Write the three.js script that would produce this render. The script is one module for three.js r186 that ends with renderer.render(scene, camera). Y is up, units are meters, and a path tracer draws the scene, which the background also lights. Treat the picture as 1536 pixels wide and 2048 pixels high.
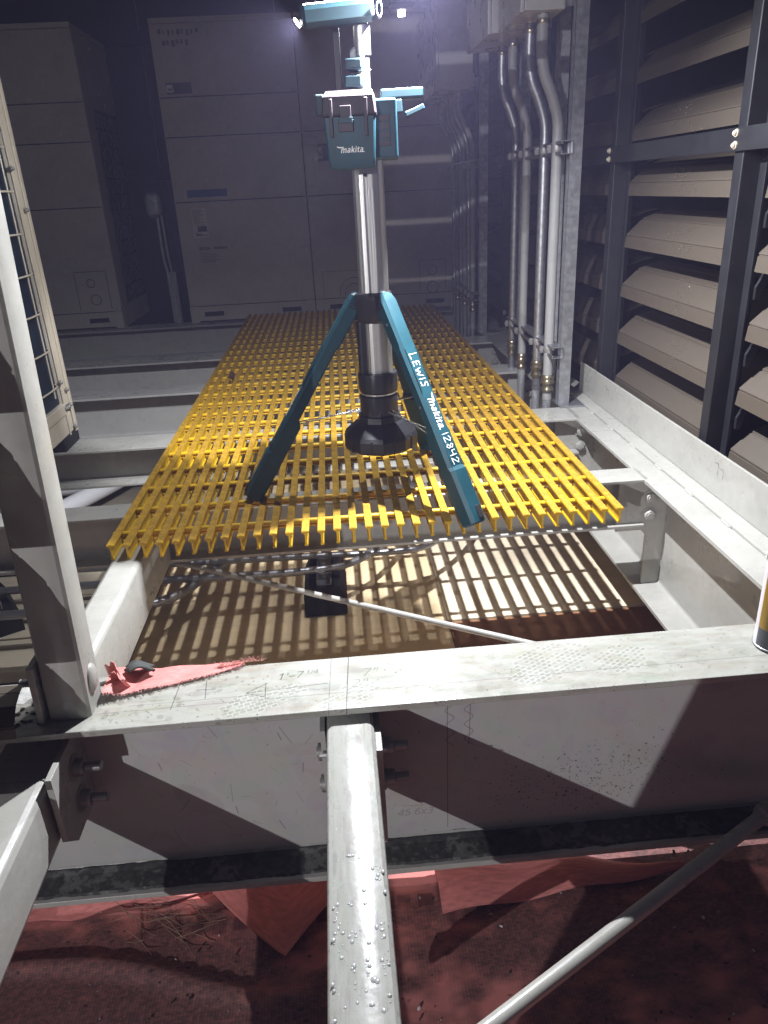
import * as THREE from 'three';
import { RoundedBoxGeometry } from 'three/addons/geometries/RoundedBoxGeometry.js';
import { mergeGeometries, toCreasedNormals } from 'three/addons/utils/BufferGeometryUtils.js';
import { MarchingCubes } from 'three/addons/objects/MarchingCubes.js';
import { RectAreaLightUniformsLib } from 'three/addons/lights/RectAreaLightUniformsLib.js';

// ------------------------------------------------------------------ camera, sky, lights, exposure
const scene = new THREE.Scene();
const camera = new THREE.PerspectiveCamera(69.4, 3 / 4, 0.03, 200);
camera.position.set(0, 0.75, 0);
camera.quaternion.setFromRotationMatrix(new THREE.Matrix4().makeBasis(
  new THREE.Vector3(0.99619867, -0.0479674, 0.07271409),
  new THREE.Vector3(0.07303146, 0.9149036, -0.39701108),
  new THREE.Vector3(-0.0474828, 0.40081233, 0.91492888)));
const renderer = new THREE.WebGLRenderer({ antialias: true });
renderer.setSize(768, 1024);
renderer.toneMapping = THREE.LinearToneMapping;
renderer.toneMappingExposure = 1;
renderer.shadowMap.enabled = true;
RectAreaLightUniformsLib.init();

{ // night sky: slate blue, a little paler towards the horizon (town glow)
  const w = 64, h = 32, d = new Float32Array(w * h * 4);
  for (let j = 0; j < h; j++) for (let i = 0; i < w; i++) {
    const e = Math.abs((j + 0.5) / h - 0.5) * 2, k = 1 - 0.45 * e, o = (j * w + i) * 4;
    d[o] = 0.028 * k; d[o + 1] = 0.028 * k; d[o + 2] = 0.035 * k; d[o + 3] = 1;
  }
  const sky = new THREE.DataTexture(d, w, h, THREE.RGBAFormat, THREE.FloatType);
  sky.mapping = THREE.EquirectangularReflectionMapping;
  sky.magFilter = sky.minFilter = THREE.LinearFilter; sky.needsUpdate = true;
  scene.background = sky; scene.environment = sky;
}
const moon = new THREE.DirectionalLight(0xcfd8ff, 0.02);
moon.name = 'moon_light';
moon.position.set(-3, 8, 4); moon.castShadow = true; moon.shadow.radius = 4;
Object.assign(moon.shadow.camera, { left: -8, right: 8, top: 8, bottom: -8, far: 40 });
scene.add(moon);
const LAMP1 = 51000, LAMP2 = 76000;   // radiance of the two work lights' small LED faces
scene.fog = new THREE.FogExp2(0xada8d6, 0.0105);

// ------------------------------------------------------------------ helpers
const V = (x, y, z) => new THREE.Vector3(x, y, z);
let seed = 7;
const rnd = () => { seed = (seed * 1664525 + 1013904223) >>> 0; return seed / 4294967296; };
const rr = (a, b) => a + (b - a) * rnd();
const names = {};
function numbered(n) { const c = names[n] = (names[n] ?? -1) + 1; return c ? `${n}_${String(c).padStart(3, '0')}` : n; }
function fin(o) { o.castShadow = o.receiveShadow = true; return o; }
function thing(name, label, category, pos = [0, 0, 0], group) {
  const o = new THREE.Group(); o.name = numbered(name); o.position.set(...pos);
  o.userData = { label, category }; if (group) o.userData.group = group;
  scene.add(o); return o;
}
function solo(name, label, category, geo, mat, group) {
  const m = fin(new THREE.Mesh(geo, mat)); m.name = numbered(name);
  m.userData = { label, category }; if (group) m.userData.group = group;
  scene.add(m); return m;
}
function struct(name, geo, mat) { const m = fin(new THREE.Mesh(geo, mat)); m.name = numbered(name); m.userData = { kind: 'structure' }; scene.add(m); return m; }
function part(parent, name, geo, mat) { const m = fin(new THREE.Mesh(geo, mat)); m.name = name; parent.add(m); return m; }
// planar uv in metres by the way each face points
function uvm(g) {
  g = g.index ? g.toNonIndexed() : g;
  const p = g.attributes.position, uv = new Float32Array(p.count * 2), a = V(), b = V(), c = V();
  for (let i = 0; i < p.count; i += 3) {
    a.fromBufferAttribute(p, i); b.fromBufferAttribute(p, i + 1); c.fromBufferAttribute(p, i + 2);
    const n = b.clone().sub(a).cross(c.clone().sub(a)); const x = Math.abs(n.x), y = Math.abs(n.y), z = Math.abs(n.z);
    [a, b, c].forEach((q, k) => { const o = (i + k) * 2;
      if (y >= x && y >= z) { uv[o] = q.x; uv[o + 1] = -q.z; } else if (x >= z) { uv[o] = q.z; uv[o + 1] = q.y; } else { uv[o] = q.x; uv[o + 1] = q.y; } });
  }
  g.setAttribute('uv', new THREE.BufferAttribute(uv, 2)); return g;
}
const box0 = (w, h, d, x = 0, y = 0, z = 0, r = 0) => { const g = r ? new RoundedBoxGeometry(w, h, d, 2, r) : new THREE.BoxGeometry(w, h, d); g.translate(x, y, z); return g; };
const box = (...a) => uvm(box0(...a));
const bx = (x0, x1, y0, y1, z0, z1, r = 0) => box(x1 - x0, y1 - y0, z1 - z0, (x0 + x1) / 2, (y0 + y1) / 2, (z0 + z1) / 2, r);
function cyl(a, b, r0, r1 = r0, seg = 16) {
  const d = b.clone().sub(a), g = new THREE.CylinderGeometry(r1, r0, d.length(), seg);
  g.applyQuaternion(new THREE.Quaternion().setFromUnitVectors(V(0, 1, 0), d.clone().normalize()));
  const m = a.clone().add(b).multiplyScalar(0.5); g.translate(m.x, m.y, m.z); return g;
}
const tube = (pts, r, n = 40, seg = 12) => new THREE.TubeGeometry(new THREE.CatmullRomCurve3(pts, false, 'centripetal'), n, r, seg);
const merge = (gs) => mergeGeometries(gs.map((g) => { g = g.index ? g.toNonIndexed() : g; for (const k of Object.keys(g.attributes)) if (!['position', 'normal', 'uv'].includes(k)) g.deleteAttribute(k); return g; }));
function shape(pts) { const s = new THREE.Shape(); pts.forEach(([x, y], i) => (i ? s.lineTo(x, y) : s.moveTo(x, y))); s.closePath(); return s; }
function rrect(w, h, r) { const s = new THREE.Shape(), x = -w / 2, y = -h / 2;
  s.moveTo(x + r, y); s.lineTo(x + w - r, y); s.absarc(x + w - r, y + r, r, -Math.PI / 2, 0); s.lineTo(x + w, y + h - r); s.absarc(x + w - r, y + h - r, r, 0, Math.PI / 2);
  s.lineTo(x + r, y + h); s.absarc(x + r, y + h - r, r, Math.PI / 2, Math.PI); s.lineTo(x, y + r); s.absarc(x + r, y + r, r, Math.PI, 1.5 * Math.PI); return s; }
const ext = (s, depth, bevel = 0) => new THREE.ExtrudeGeometry(s, bevel ? { depth: depth - 2 * bevel, bevelEnabled: true, bevelSize: bevel, bevelThickness: bevel, bevelOffset: -bevel, bevelSegments: 2, curveSegments: 8 } : { depth, bevelEnabled: false, curveSegments: 8 });
const place = (g, x, y, z, rx = 0, ry = 0, rz = 0) => g.applyMatrix4(new THREE.Matrix4().compose(V(x, y, z), new THREE.Quaternion().setFromEuler(new THREE.Euler(rx, ry, rz)), V(1, 1, 1)));
// section lofted through rings of points, ends capped
function loft(rings, crease = 0.5) {
  const n = rings[0].length, pos = [];
  const tri = (a, b, c) => pos.push(...a, ...b, ...c);
  for (let i = 0; i + 1 < rings.length; i++) for (let k = 0; k < n; k++) {
    const a = rings[i][k], b = rings[i][(k + 1) % n], c = rings[i + 1][(k + 1) % n], d = rings[i + 1][k]; tri(a, b, c); tri(a, c, d); }
  for (let k = 1; k + 1 < n; k++) { tri(rings[0][0], rings[0][k + 1], rings[0][k]); const l = rings[rings.length - 1]; tri(l[0], l[k], l[k + 1]); }
  let g = new THREE.BufferGeometry(); g.setAttribute('position', new THREE.Float32BufferAttribute(pos, 3)); g.computeVertexNormals(); uvm(g);
  return toCreasedNormals(g, crease);
}

// ------------------------------------------------------------------ textures
function hash(x, y, s) { let h = (x * 374761393 + y * 668265263 + s * 1442695041) | 0; h = Math.imul(h ^ (h >>> 13), 1274126177); return ((h ^ (h >>> 16)) >>> 0) / 4294967296; }
function vn(x, y, p, s) { const xi = Math.floor(x), yi = Math.floor(y), fx = x - xi, fy = y - yi, u = fx * fx * (3 - 2 * fx), v = fy * fy * (3 - 2 * fy), m = (a) => ((a % p) + p) % p;
  const a = hash(m(xi), m(yi), s), b = hash(m(xi + 1), m(yi), s), c = hash(m(xi), m(yi + 1), s), d = hash(m(xi + 1), m(yi + 1), s);
  return a + (b - a) * u + (c - a) * v + (a - b - c + d) * u * v; }
function fbm(u, v, p, oct, s) { let t = 0, a = 0.5, n = 0; for (let o = 0; o < oct; o++) { t += a * vn(u * p, v * p, p, s + o); n += a; a *= 0.55; p *= 2; } return t / n; }
function dtex(n, fn, srgb = true, rep = 1, m = n) {
  const d = new Uint8Array(n * m * 4);
  for (let j = 0; j < m; j++) for (let i = 0; i < n; i++) { const c = fn(i / n, j / m), o = (j * n + i) * 4; for (let k = 0; k < 3; k++) d[o + k] = Math.max(0, Math.min(255, 255 * (c.length ? c[k] : c))); d[o + 3] = 255; }
  const t = new THREE.DataTexture(d, n, m); t.wrapS = t.wrapT = THREE.RepeatWrapping; t.magFilter = THREE.LinearFilter; t.minFilter = THREE.LinearMipmapLinearFilter; t.generateMipmaps = true;
  if (srgb) t.colorSpace = THREE.SRGBColorSpace; t.repeat.set(rep, rep); t.needsUpdate = true; return t;
}
function ctex(w, h, draw) { const c = document.createElement('canvas'); c.width = w; c.height = h; const g = c.getContext('2d'); draw(g, w, h); const t = new THREE.CanvasTexture(c); t.colorSpace = THREE.SRGBColorSpace; t.wrapS = t.wrapT = THREE.RepeatWrapping; t.anisotropy = 8; return t; }
const sp = (u, v, p, th, s) => (vn(u * p, v * p, p, s) > th ? 1 : 0);
// painted steel: off-white, mottled, a few scuffs and dirt specks
const paintMap = dtex(512, (u, v) => { const m = fbm(u, v, 6, 5, 3), f = fbm(u, v, 40, 3, 11), k = 0.86 + 0.09 * (m - 0.5) + 0.05 * (f - 0.5) - 0.05 * sp(u, v, 150, 0.965, 5) * sp(u, v, 8, 0.5, 9);
  return [k, k * 0.99, k * 0.955]; }, true, 1.3);
const paintBump = dtex(256, (u, v) => 0.5 + 0.5 * (fbm(u, v, 30, 3, 21) - 0.5), false, 3);
const roughMap = dtex(256, (u, v) => { const k = 0.55 + 0.7 * (fbm(u, v, 10, 4, 31) - 0.5); return [k, k, k]; }, false, 2);
const darkMap = dtex(256, (u, v) => { const k = 0.84 + 0.24 * (fbm(u, v, 14, 4, 41) - 0.5) + 0.16 * sp(u, v, 120, 0.975, 45); return [k, k, k]; }, true, 2);
const brownMap = dtex(256, (u, v) => { const k = 0.93 + 0.05 * (fbm(u, v, 30, 4, 47) - 0.5) - 0.06 * sp(u, v, 140, 0.985, 49); return [k, k, k]; }, true, 3);
const galvMap = dtex(256, (u, v) => { const k = 0.8 + 0.26 * (fbm(u, v, 18, 4, 51) - 0.5); return [k, k, k * 1.01]; }, true, 4);
const brushMap = dtex(256, (u, v) => { const k = 0.5 + 0.45 * (vn(u * 128, v * 2, 128, 61) - 0.5); return [k, k, k]; }, false, 4);
const gritMap = dtex(512, (u, v) => { const a = vn(u * 170, v * 170, 170, 71), b = fbm(u, v, 20, 3, 73), k = 0.82 + 0.2 * (b - 0.5); const d = a > 0.62 ? 0.74 : 1; const w = a < 0.12 ? 1.12 : 1; return [k * d * w, k * d * w * 0.97, k * d * w * 0.9]; }, true, 5);
const gritBump = dtex(512, (u, v) => vn(u * 170, v * 170, 170, 71), false, 5);
const std = (o) => new THREE.MeshStandardMaterial(o), phys = (o) => new THREE.MeshPhysicalMaterial(o);
const C = (r, g, b) => new THREE.Color().setRGB(r, g, b);

const M = {
  paint: std({ color: C(0.47, 0.475, 0.465), map: paintMap, roughness: 0.62, roughnessMap: roughMap, bumpMap: paintBump, bumpScale: 0.0006 }),
  beamGrey: std({ color: C(0.56, 0.57, 0.58), map: paintMap, roughness: 0.6, roughnessMap: roughMap }),
  galv: std({ color: C(0.62, 0.63, 0.64), map: galvMap, metalness: 0.85, roughness: 0.42 }),
  galvDull: std({ color: C(0.55, 0.56, 0.56), map: galvMap, metalness: 0.45, roughness: 0.5 }),
  bolt: std({ color: C(0.52, 0.51, 0.48), map: galvMap, metalness: 0.6, roughness: 0.5 }),
  pvcCoat: std({ color: C(0.38, 0.39, 0.41), map: paintMap, roughness: 0.5 }),
  brass: std({ color: C(0.62, 0.55, 0.38), metalness: 0.9, roughness: 0.3, map: galvMap }),
  black: std({ color: C(0.017, 0.018, 0.022), map: darkMap, roughness: 0.48 }),
  rubber: std({ color: C(0.014, 0.014, 0.015), map: darkMap, roughness: 0.75 }),
  blackPlastic: std({ color: C(0.016, 0.016, 0.018), map: darkMap, roughness: 0.42 }),
  teal: std({ color: C(0.010, 0.080, 0.108), map: darkMap, roughness: 0.46 }),
  tealDark: std({ color: C(0.008, 0.045, 0.06), map: darkMap, roughness: 0.55 }),
  tealPale: std({ color: C(0.02, 0.09, 0.115), map: darkMap, roughness: 0.5 }),
  alu: std({ color: C(0.72, 0.71, 0.68), metalness: 1, roughness: 0.34, bumpMap: brushMap, bumpScale: 0.0003 }),
  yellow: std({ color: C(0.88, 0.535, 0.010), roughness: 0.4, map: darkMap.clone() }),
  grit: std({ color: C(0.70, 0.42, 0.018), map: gritMap, bumpMap: gritBump, bumpScale: 0.0012, roughness: 0.75 }),
  brown: std({ color: C(0.088, 0.071, 0.053), map: brownMap, roughness: 0.55 }),
  cream: std({ color: C(0.66, 0.61, 0.52), map: paintMap, roughness: 0.42 }),
  unit: std({ color: C(0.60, 0.565, 0.53), map: paintMap, roughness: 0.36, roughnessMap: roughMap }),
  unitDark: std({ color: C(0.05, 0.05, 0.05), roughness: 0.8 }),
  white: std({ color: C(0.78, 0.78, 0.78), roughness: 0.5 }),
  lidPlastic: std({ color: C(0.06, 0.045, 0.055), map: darkMap, roughness: 0.5 }),
};
M.yellow.map.repeat.set(6, 6);

// ------------------------------------------------------------------ ground and floors
const FLOOR = -0.575;
{
  const roof = dtex(512, (u, v) => { const k = 0.62 + 0.30 * (fbm(u, v, 5, 6, 81) - 0.5) - 0.12 * sp(u, v, 60, 0.9, 83) * fbm(u, v, 9, 3, 85); return [k, k * 0.965, k * 0.9]; }, true, 0.7);
  const g = new THREE.PlaneGeometry(160, 160, 4, 4); g.rotateX(-Math.PI / 2); g.translate(0, FLOOR - 0.024, 0);
  struct('ground', uvm(g), std({ color: C(0.74, 0.70, 0.62), map: roof, roughness: 0.85 }));
}
const plyTex = (tone, s) => dtex(512, (u, v) => {
  const grain = fbm(u * 0.5, v, 8, 5, s) , line = vn(u * 3, v * 130, 390, s + 3), st = fbm(u, v, 4, 5, s + 7);
  const k = 0.95 + 0.045 * (line - 0.5) + 0.14 * (grain - 0.5) - 0.35 * Math.max(0, st - 0.56) - 0.2 * sp(u, v, 110, 0.985, s + 9); return [k * tone[0], k * tone[1], k * tone[2]];
}, true, 0.8);

// ------------------------------------------------------------------ beams
function ibeam(t, m, axis, a0, a1, c, w, yTop, yBot, tf = 0.01, tw = 0.008, mats = {}) {
  // c: position across the run; axis 'x' runs along x at z = c, 'z' runs along z at x = c
  const f = (u0, u1, y0, y1, r) => (axis === 'x' ? bx(a0, a1, y0, y1, u0, u1, r) : bx(u0, u1, y0, y1, a0, a1, r));
  part(t, 'top_flange', f(c - w / 2, c + w / 2, yTop - tf, yTop, 0.0018), mats.top ?? m);
  part(t, 'web', f(c - tw / 2, c + tw / 2, yBot + tf - 0.002, yTop - tf + 0.002), mats.web ?? m);
  part(t, 'bottom_flange', f(c - w / 2, c + w / 2, yBot, yBot + tf, 0.0018), mats.bot ?? m);
  // rolled fillets where web and flanges meet
  const fl = [];
  for (const s of [-1, 1]) for (const [y, d] of [[yTop - tf, -1], [yBot + tf, 1]]) {
    const r = 0.010, p = [[0, 0], [r, 0]]; for (let k = 1; k < 5; k++) { const a = (k / 5) * Math.PI / 2; p.push([r - r * Math.sin(a), (r - r * Math.cos(a))]); } p.push([0, r]);
    const pts = p.map(([u, v]) => [c + s * (tw / 2 + u), y + d * v]);
    const ring = (q) => pts.map(([u, v]) => (axis === 'x' ? [q, v, u] : [u, v, q]));
    fl.push(uvm(loft([ring(a0), ring(a1)])));
  }
  part(t, 'fillet', merge(fl), mats.web ?? m).material = mats.fillet ?? m;
}
function hexBolt(parent, at, dir, { r = 0.016, h = 0.012, washer = 0.02, stud = 0, name = 'bolt', mat = M.bolt } = {}) {
  const gs = [], q = new THREE.Quaternion().setFromUnitVectors(V(0, 1, 0), dir.clone().normalize());
  const put = (g, y) => { g.translate(0, y, 0); g.applyQuaternion(q); g.translate(at.x, at.y, at.z); gs.push(g); };
  put(new THREE.CylinderGeometry(washer, washer, 0.003, 24), 0.0015);
  const hx = new THREE.CylinderGeometry(r * 0.92, r, h * 0.2, 6); const hb = new THREE.CylinderGeometry(r, r, h * 0.8, 6);
  put(hb.toNonIndexed(), 0.003 + h * 0.4); put(hx.toNonIndexed(), 0.003 + h * 0.9);
  if (stud) { const pr = [[0, 0]]; const n = Math.round(stud / 0.0022); for (let i = 0; i <= n; i++) pr.push([r * (i % 2 ? 0.56 : 0.49), (i / n) * stud]); pr.push([0, stud]);
    put(new THREE.LatheGeometry(pr.map(([x, y]) => new THREE.Vector2(Math.max(x, 1e-4), y)), 16), 0.003 + h); }
  else put(new THREE.CylinderGeometry(r * 0.55, r * 0.6, 0.002, 16), 0.003 + h + 0.001);
  return part(parent, name, merge(gs.map((g) => { g.deleteAttribute('tangent'); return g; })), mat);
}

// ---- front beam across the bottom of the picture
const FBX0 = -0.7, FBX1 = 0.9;   // the stretch whose own marks are drawn
const scr = (g, x0, y0, x1, y1, w, c) => { g.strokeStyle = c; g.lineWidth = w; g.beginPath(); g.moveTo(x0, y0); g.lineTo(x1, y1); g.stroke(); };
function speck(g, n, x0, x1, y0, y1, r0, r1, col) { for (let i = 0; i < n; i++) { g.fillStyle = col(); g.beginPath(); g.ellipse(rr(x0, x1), rr(y0, y1), rr(r0, r1), rr(r0, r1), rr(0, 3), 0, 7); g.fill(); } }
const flangeTop = ctex(2048, 192, (g, w, h) => {
  const X = (x) => (x - FBX0) / (FBX1 - FBX0) * w, Z = (z) => (z + 1.15) / 0.15 * h;
  g.fillStyle = '#dfded6'; g.fillRect(0, 0, w, h);
  for (let i = 0; i < 900; i++) { g.fillStyle = `rgba(${rr(110, 170) | 0},${rr(110, 160) | 0},${rr(90, 130) | 0},${rr(0.02, 0.09)})`; g.beginPath(); g.ellipse(rr(0, w), rr(0, h), rr(5, 60), rr(3, 16), rr(-0.2, 0.2), 0, 7); g.fill(); }
  for (let i = 0; i < 260; i++) { const x = rr(0, w), y = rr(0, h), a = rr(-0.35, 0.35), l = rr(5, 45); scr(g, x, y, x + l * Math.cos(a), y + l * Math.sin(a), rr(0.4, 1.1), `rgba(80,78,66,${rr(0.1, 0.4)})`); }
  speck(g, 500, 0, w, 0, h, 0.5, 2.2, () => `rgba(60,55,45,${rr(0.15, 0.6)})`);
  speck(g, 110, X(-0.62), X(-0.2), 0, h, 2, 9, () => `rgba(70,64,48,${rr(0.05, 0.22)})`);
  // boot prints: lattices of lighter treads
  for (const [px, pz, a, n, m] of [[-0.03, 0.78, -0.5, 4, 3], [-0.18, 0.7, -0.35, 6, 3], [0.33, 0.45, -0.55, 7, 5], [0.46, 0.5, -0.6, 4, 4]]) {
    g.save(); g.translate(X(px), pz * h); g.rotate(a); for (let i = -n; i <= n; i++) for (let j = -m; j <= m; j++) { if (rnd() < 0.28 || i * i / (n * n) + j * j / (m * m) > 1.15) continue;
      g.strokeStyle = `rgba(244,244,238,${rr(0.35, 0.8)})`; g.lineWidth = 2; g.fillStyle = 'rgba(150,152,140,0.25)'; g.beginPath(); g.rect(i * 15 + (j % 2) * 7, j * 11, 14, 10); g.fill(); g.stroke(); } g.restore(); }
  // pencil set-out lines, arrow and dimension
  const pc = 'rgba(45,45,48,0.75)';
  scr(g, X(-0.02), 0, X(-0.028), h, 1.6, pc); scr(g, X(-0.052), 0, X(-0.058), h, 1.0, 'rgba(60,60,62,0.6)');
  scr(g, X(-0.2), h * 0.56, X(-0.058), h * 0.50, 1.2, pc); scr(g, X(-0.2), h * 0.56, X(-0.165), h * 0.40, 1.3, pc); scr(g, X(-0.2), h * 0.56, X(-0.168), h * 0.66, 1.3, pc); scr(g, X(-0.168), h * 0.4, X(-0.166), h * 0.68, 1.1, pc);
  scr(g, X(-0.6), h * 0.72, X(0.9), h * 0.66, 1.0, 'rgba(70,70,70,0.55)'); scr(g, X(-0.4), h * 0.62, X(-0.06), h * 0.60, 0.9, 'rgba(70,70,70,0.5)');
  g.fillStyle = 'rgba(60,60,62,0.6)'; g.font = 'italic 33px sans-serif'; g.save(); g.translate(X(-0.150), h * 0.36); g.rotate(-0.06); g.fillText("1'–7", 0, 0); g.font = 'italic 20px sans-serif'; g.fillText('1/4', 66, -10); g.restore();
  g.font = 'italic 40px sans-serif'; g.fillStyle = 'rgba(70,70,70,0.3)'; g.fillText('7"', X(0.0), h * 0.42); g.fillText('2"', X(-0.02), h * 0.62);
  scr(g, X(-0.32), h * 0.15, X(-0.325), h * 0.75, 1.2, pc); scr(g, X(-0.275), h * 0.25, X(-0.27), h * 0.6, 1.2, pc); scr(g, X(-0.29), h * 0.42, X(-0.255), h * 0.43, 1.2, pc);
});
flangeTop.repeat.set(1 / (FBX1 - FBX0), 1 / 0.15); flangeTop.offset.set(-FBX0 / (FBX1 - FBX0), -1.0 / 0.15);
const webTex = ctex(2048, 512, (g, w, h) => {
  const X = (x) => (x - FBX0) / (FBX1 - FBX0) * w, Y = (y) => (-0.05 - y) / 0.38 * h;
  g.fillStyle = '#dad8d4'; g.fillRect(0, 0, w, h);
  for (let i = 0; i < 500; i++) { g.fillStyle = `rgba(${rr(150, 235) | 0},${rr(150, 230) | 0},${rr(145, 225) | 0},${rr(0.03, 0.10)})`; g.beginPath(); g.ellipse(rr(0, w), rr(0, h), rr(8, 70), rr(6, 40), rr(0, 3), 0, 7); g.fill(); }
  for (let i = 0; i < 34; i++) { const x = rr(X(-0.5), X(0.1)), y = rr(0, h * 0.8), a = 1.2 + rr(-0.7, 1.1), l = rr(8, 60); scr(g, x, y, x + l * Math.cos(a), y + l * Math.sin(a), rr(0.6, 1.8), `rgba(60,58,56,${rr(0.25, 0.7)})`); }
  for (let i = 0; i < 90; i++) { const x = rr(0, w), y = rr(0, h), a = rr(0, 6.3), l = rr(4, 26); scr(g, x, y, x + l * Math.cos(a), y + l * Math.sin(a), rr(0.4, 1.1), `rgba(70,66,62,${rr(0.2, 0.5)})`); }
  for (let i = 0; i < 520; i++) { const a = (rnd() + rnd() + rnd() - 1.5) * 0.22, b = (rnd() + rnd() + rnd() - 1.5) * 0.085; speck(g, 1, X(0.43 + a), X(0.43 + a), Y(-0.31 + b), Y(-0.31 + b), 0.6, 3.2 * (0.4 + 0.6 * rnd()), () => `rgba(35,32,30,${rr(0.3, 0.85)})`); }
  speck(g, 320, 0, w, 0, h, 0.4, 1.8, () => `rgba(50,46,44,${rr(0.2, 0.6)})`);
  // pencil: squiggles and a scribbled number
  const pc = 'rgba(60,58,56,0.7)'; scr(g, X(0.152), 0, X(0.148), Y(-0.4), 1.2, pc); scr(g, X(0.195), Y(-0.06), X(0.19), Y(-0.2), 1.2, pc);
  g.strokeStyle = pc; g.lineWidth = 1.1; for (const x of [0.155, 0.19]) { g.beginPath(); for (let k = 0; k < 60; k++) { const y = -0.06 - k * 0.0024; g.lineTo(X(x + 0.008 * Math.sin(k * 0.45)), Y(y)); } g.stroke(); }
  g.font = 'italic 30px sans-serif'; g.fillStyle = 'rgba(100,96,92,0.38)'; g.fillText('45 6x3', X(0.05), Y(-0.36)); g.strokeStyle = 'rgba(90,86,82,0.5)'; scr(g, X(0.06), Y(-0.335), X(0.1), Y(-0.338), 1.2, 'rgba(90,86,82,0.5)');
  // caked dirt splashed up from the bottom flange, with a ragged top
  for (let x = 0; x < w; x++) { const t = 14 + 26 * fbm(x / w, 0.3, 24, 5, 91) + (fbm(x / w, 0.7, 4, 3, 95) - 0.5) * 22; for (let k = 0; k < t; k += 2) if (rnd() < 0.97 - 0.5 * (k / t) ** 4) { const c = 42 + rnd() * 26 | 0; g.fillStyle = `rgb(${c},${c},${c - 2})`; g.fillRect(x, h - k, 2, 3); } }
});
webTex.repeat.set(1 / (FBX1 - FBX0), 1 / 0.38); webTex.offset.set(-FBX0 / (FBX1 - FBX0), 0.43 / 0.38);
const dirtTex = dtex(512, (u, v) => { const a = fbm(u, v, 8, 6, 101), b = fbm(u, v, 50, 3, 103), g = a + 0.6 * (b - 0.5); const k = g > 0.66 ? 0.42 + 0.3 * (g - 0.66) : 0.20 + 0.22 * (b - 0.3) + 0.1 * a; const s = sp(u, v, 180, 0.97, 105) * 0.25; return [k + s, k + s, (k + s) * 0.97]; }, true, 2.2);
const dirt = std({ color: C(0.62, 0.62, 0.60), map: dirtTex, roughness: 0.85, bumpMap: dirtTex, bumpScale: 0.002 });
{
  const t = thing('steel_beam', 'large white painted front beam with pencil marks on top, spanning the foreground', 'beam');
  const topMat = std({ color: C(0.44, 0.445, 0.43), map: flangeTop, roughness: 0.5, roughnessMap: roughMap, bumpMap: paintBump, bumpScale: 0.0008 });
  const webMat = std({ color: C(0.53, 0.53, 0.53), map: webTex, roughness: 0.6 });
  ibeam(t, M.paint, 'x', -3.4, 1.5, -1.075, 0.15, -0.04, -0.432, 0.0125, 0.009, { top: topMat, web: webMat, bot: M.paint, fillet: M.paint });
  // dirt lying on the lower flange: an uneven crust with a ragged edge
  const nx = 420, nz = 12, pos = [], idx = [];
  for (let i = 0; i <= nx; i++) for (let j = 0; j <= nz; j++) { const x = -0.75 + 1.7 * i / nx, e = 0.004 + 0.006 * fbm(i / nx, 0.2, 60, 4, 111), z = -1.069 + (0.069 - e) * j / nz;
    const edge = j === nz || j === 0 ? -0.002 : 0.0018 + 0.0035 * fbm(i / nx, j / nz * 0.05, 90, 4, 113) + (j < 3 ? 0.002 * (3 - j) : 0); pos.push(x, -0.4195 + edge, z); }
  for (let i = 0; i < nx; i++) for (let j = 0; j < nz; j++) { const a = i * (nz + 1) + j; idx.push(a, a + 1, a + nz + 1, a + 1, a + nz + 2, a + nz + 1); }
  const g = new THREE.BufferGeometry(); g.setAttribute('position', new THREE.Float32BufferAttribute(pos, 3)); g.setIndex(idx); g.computeVertexNormals();
  const dm = part(t, 'dirt_crust', uvm(g), dirt); dm.geometry.computeVertexNormals();
}

// ---- cross beams under the grating
const crossLabels = [
  ['nearest slim cross beam, white, carrying the front edge of the yellow grating', -1.945, 0.10, -0.189, 0.853, M.paint],
  ['second white cross beam behind the tripod, under the left air conditioner corner', -2.59, 0.155, -0.178, 0.857, M.paint],
  ['third cross beam, grey painted, partly dark, running left from the grating', -3.355, 0.165, -0.245, 0.86, M.beamGrey],
  ['fourth cross beam, grey painted, in half shade left of the grating', -4.08, 0.20, -0.245, 0.86, M.beamGrey],
  ['farthest cross beam, dark, carrying the front feet of the far condensers', -5.25, 0.20, -0.245, 0.86, M.beamGrey],
];
for (const [label, z, w, yb, xe, m] of crossLabels) {
  const t = thing('cross_beam', label, 'beam');
  ibeam(t, m, 'x', -5, xe, z, w, -0.0395, yb, 0.009, 0.007);
}
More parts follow.
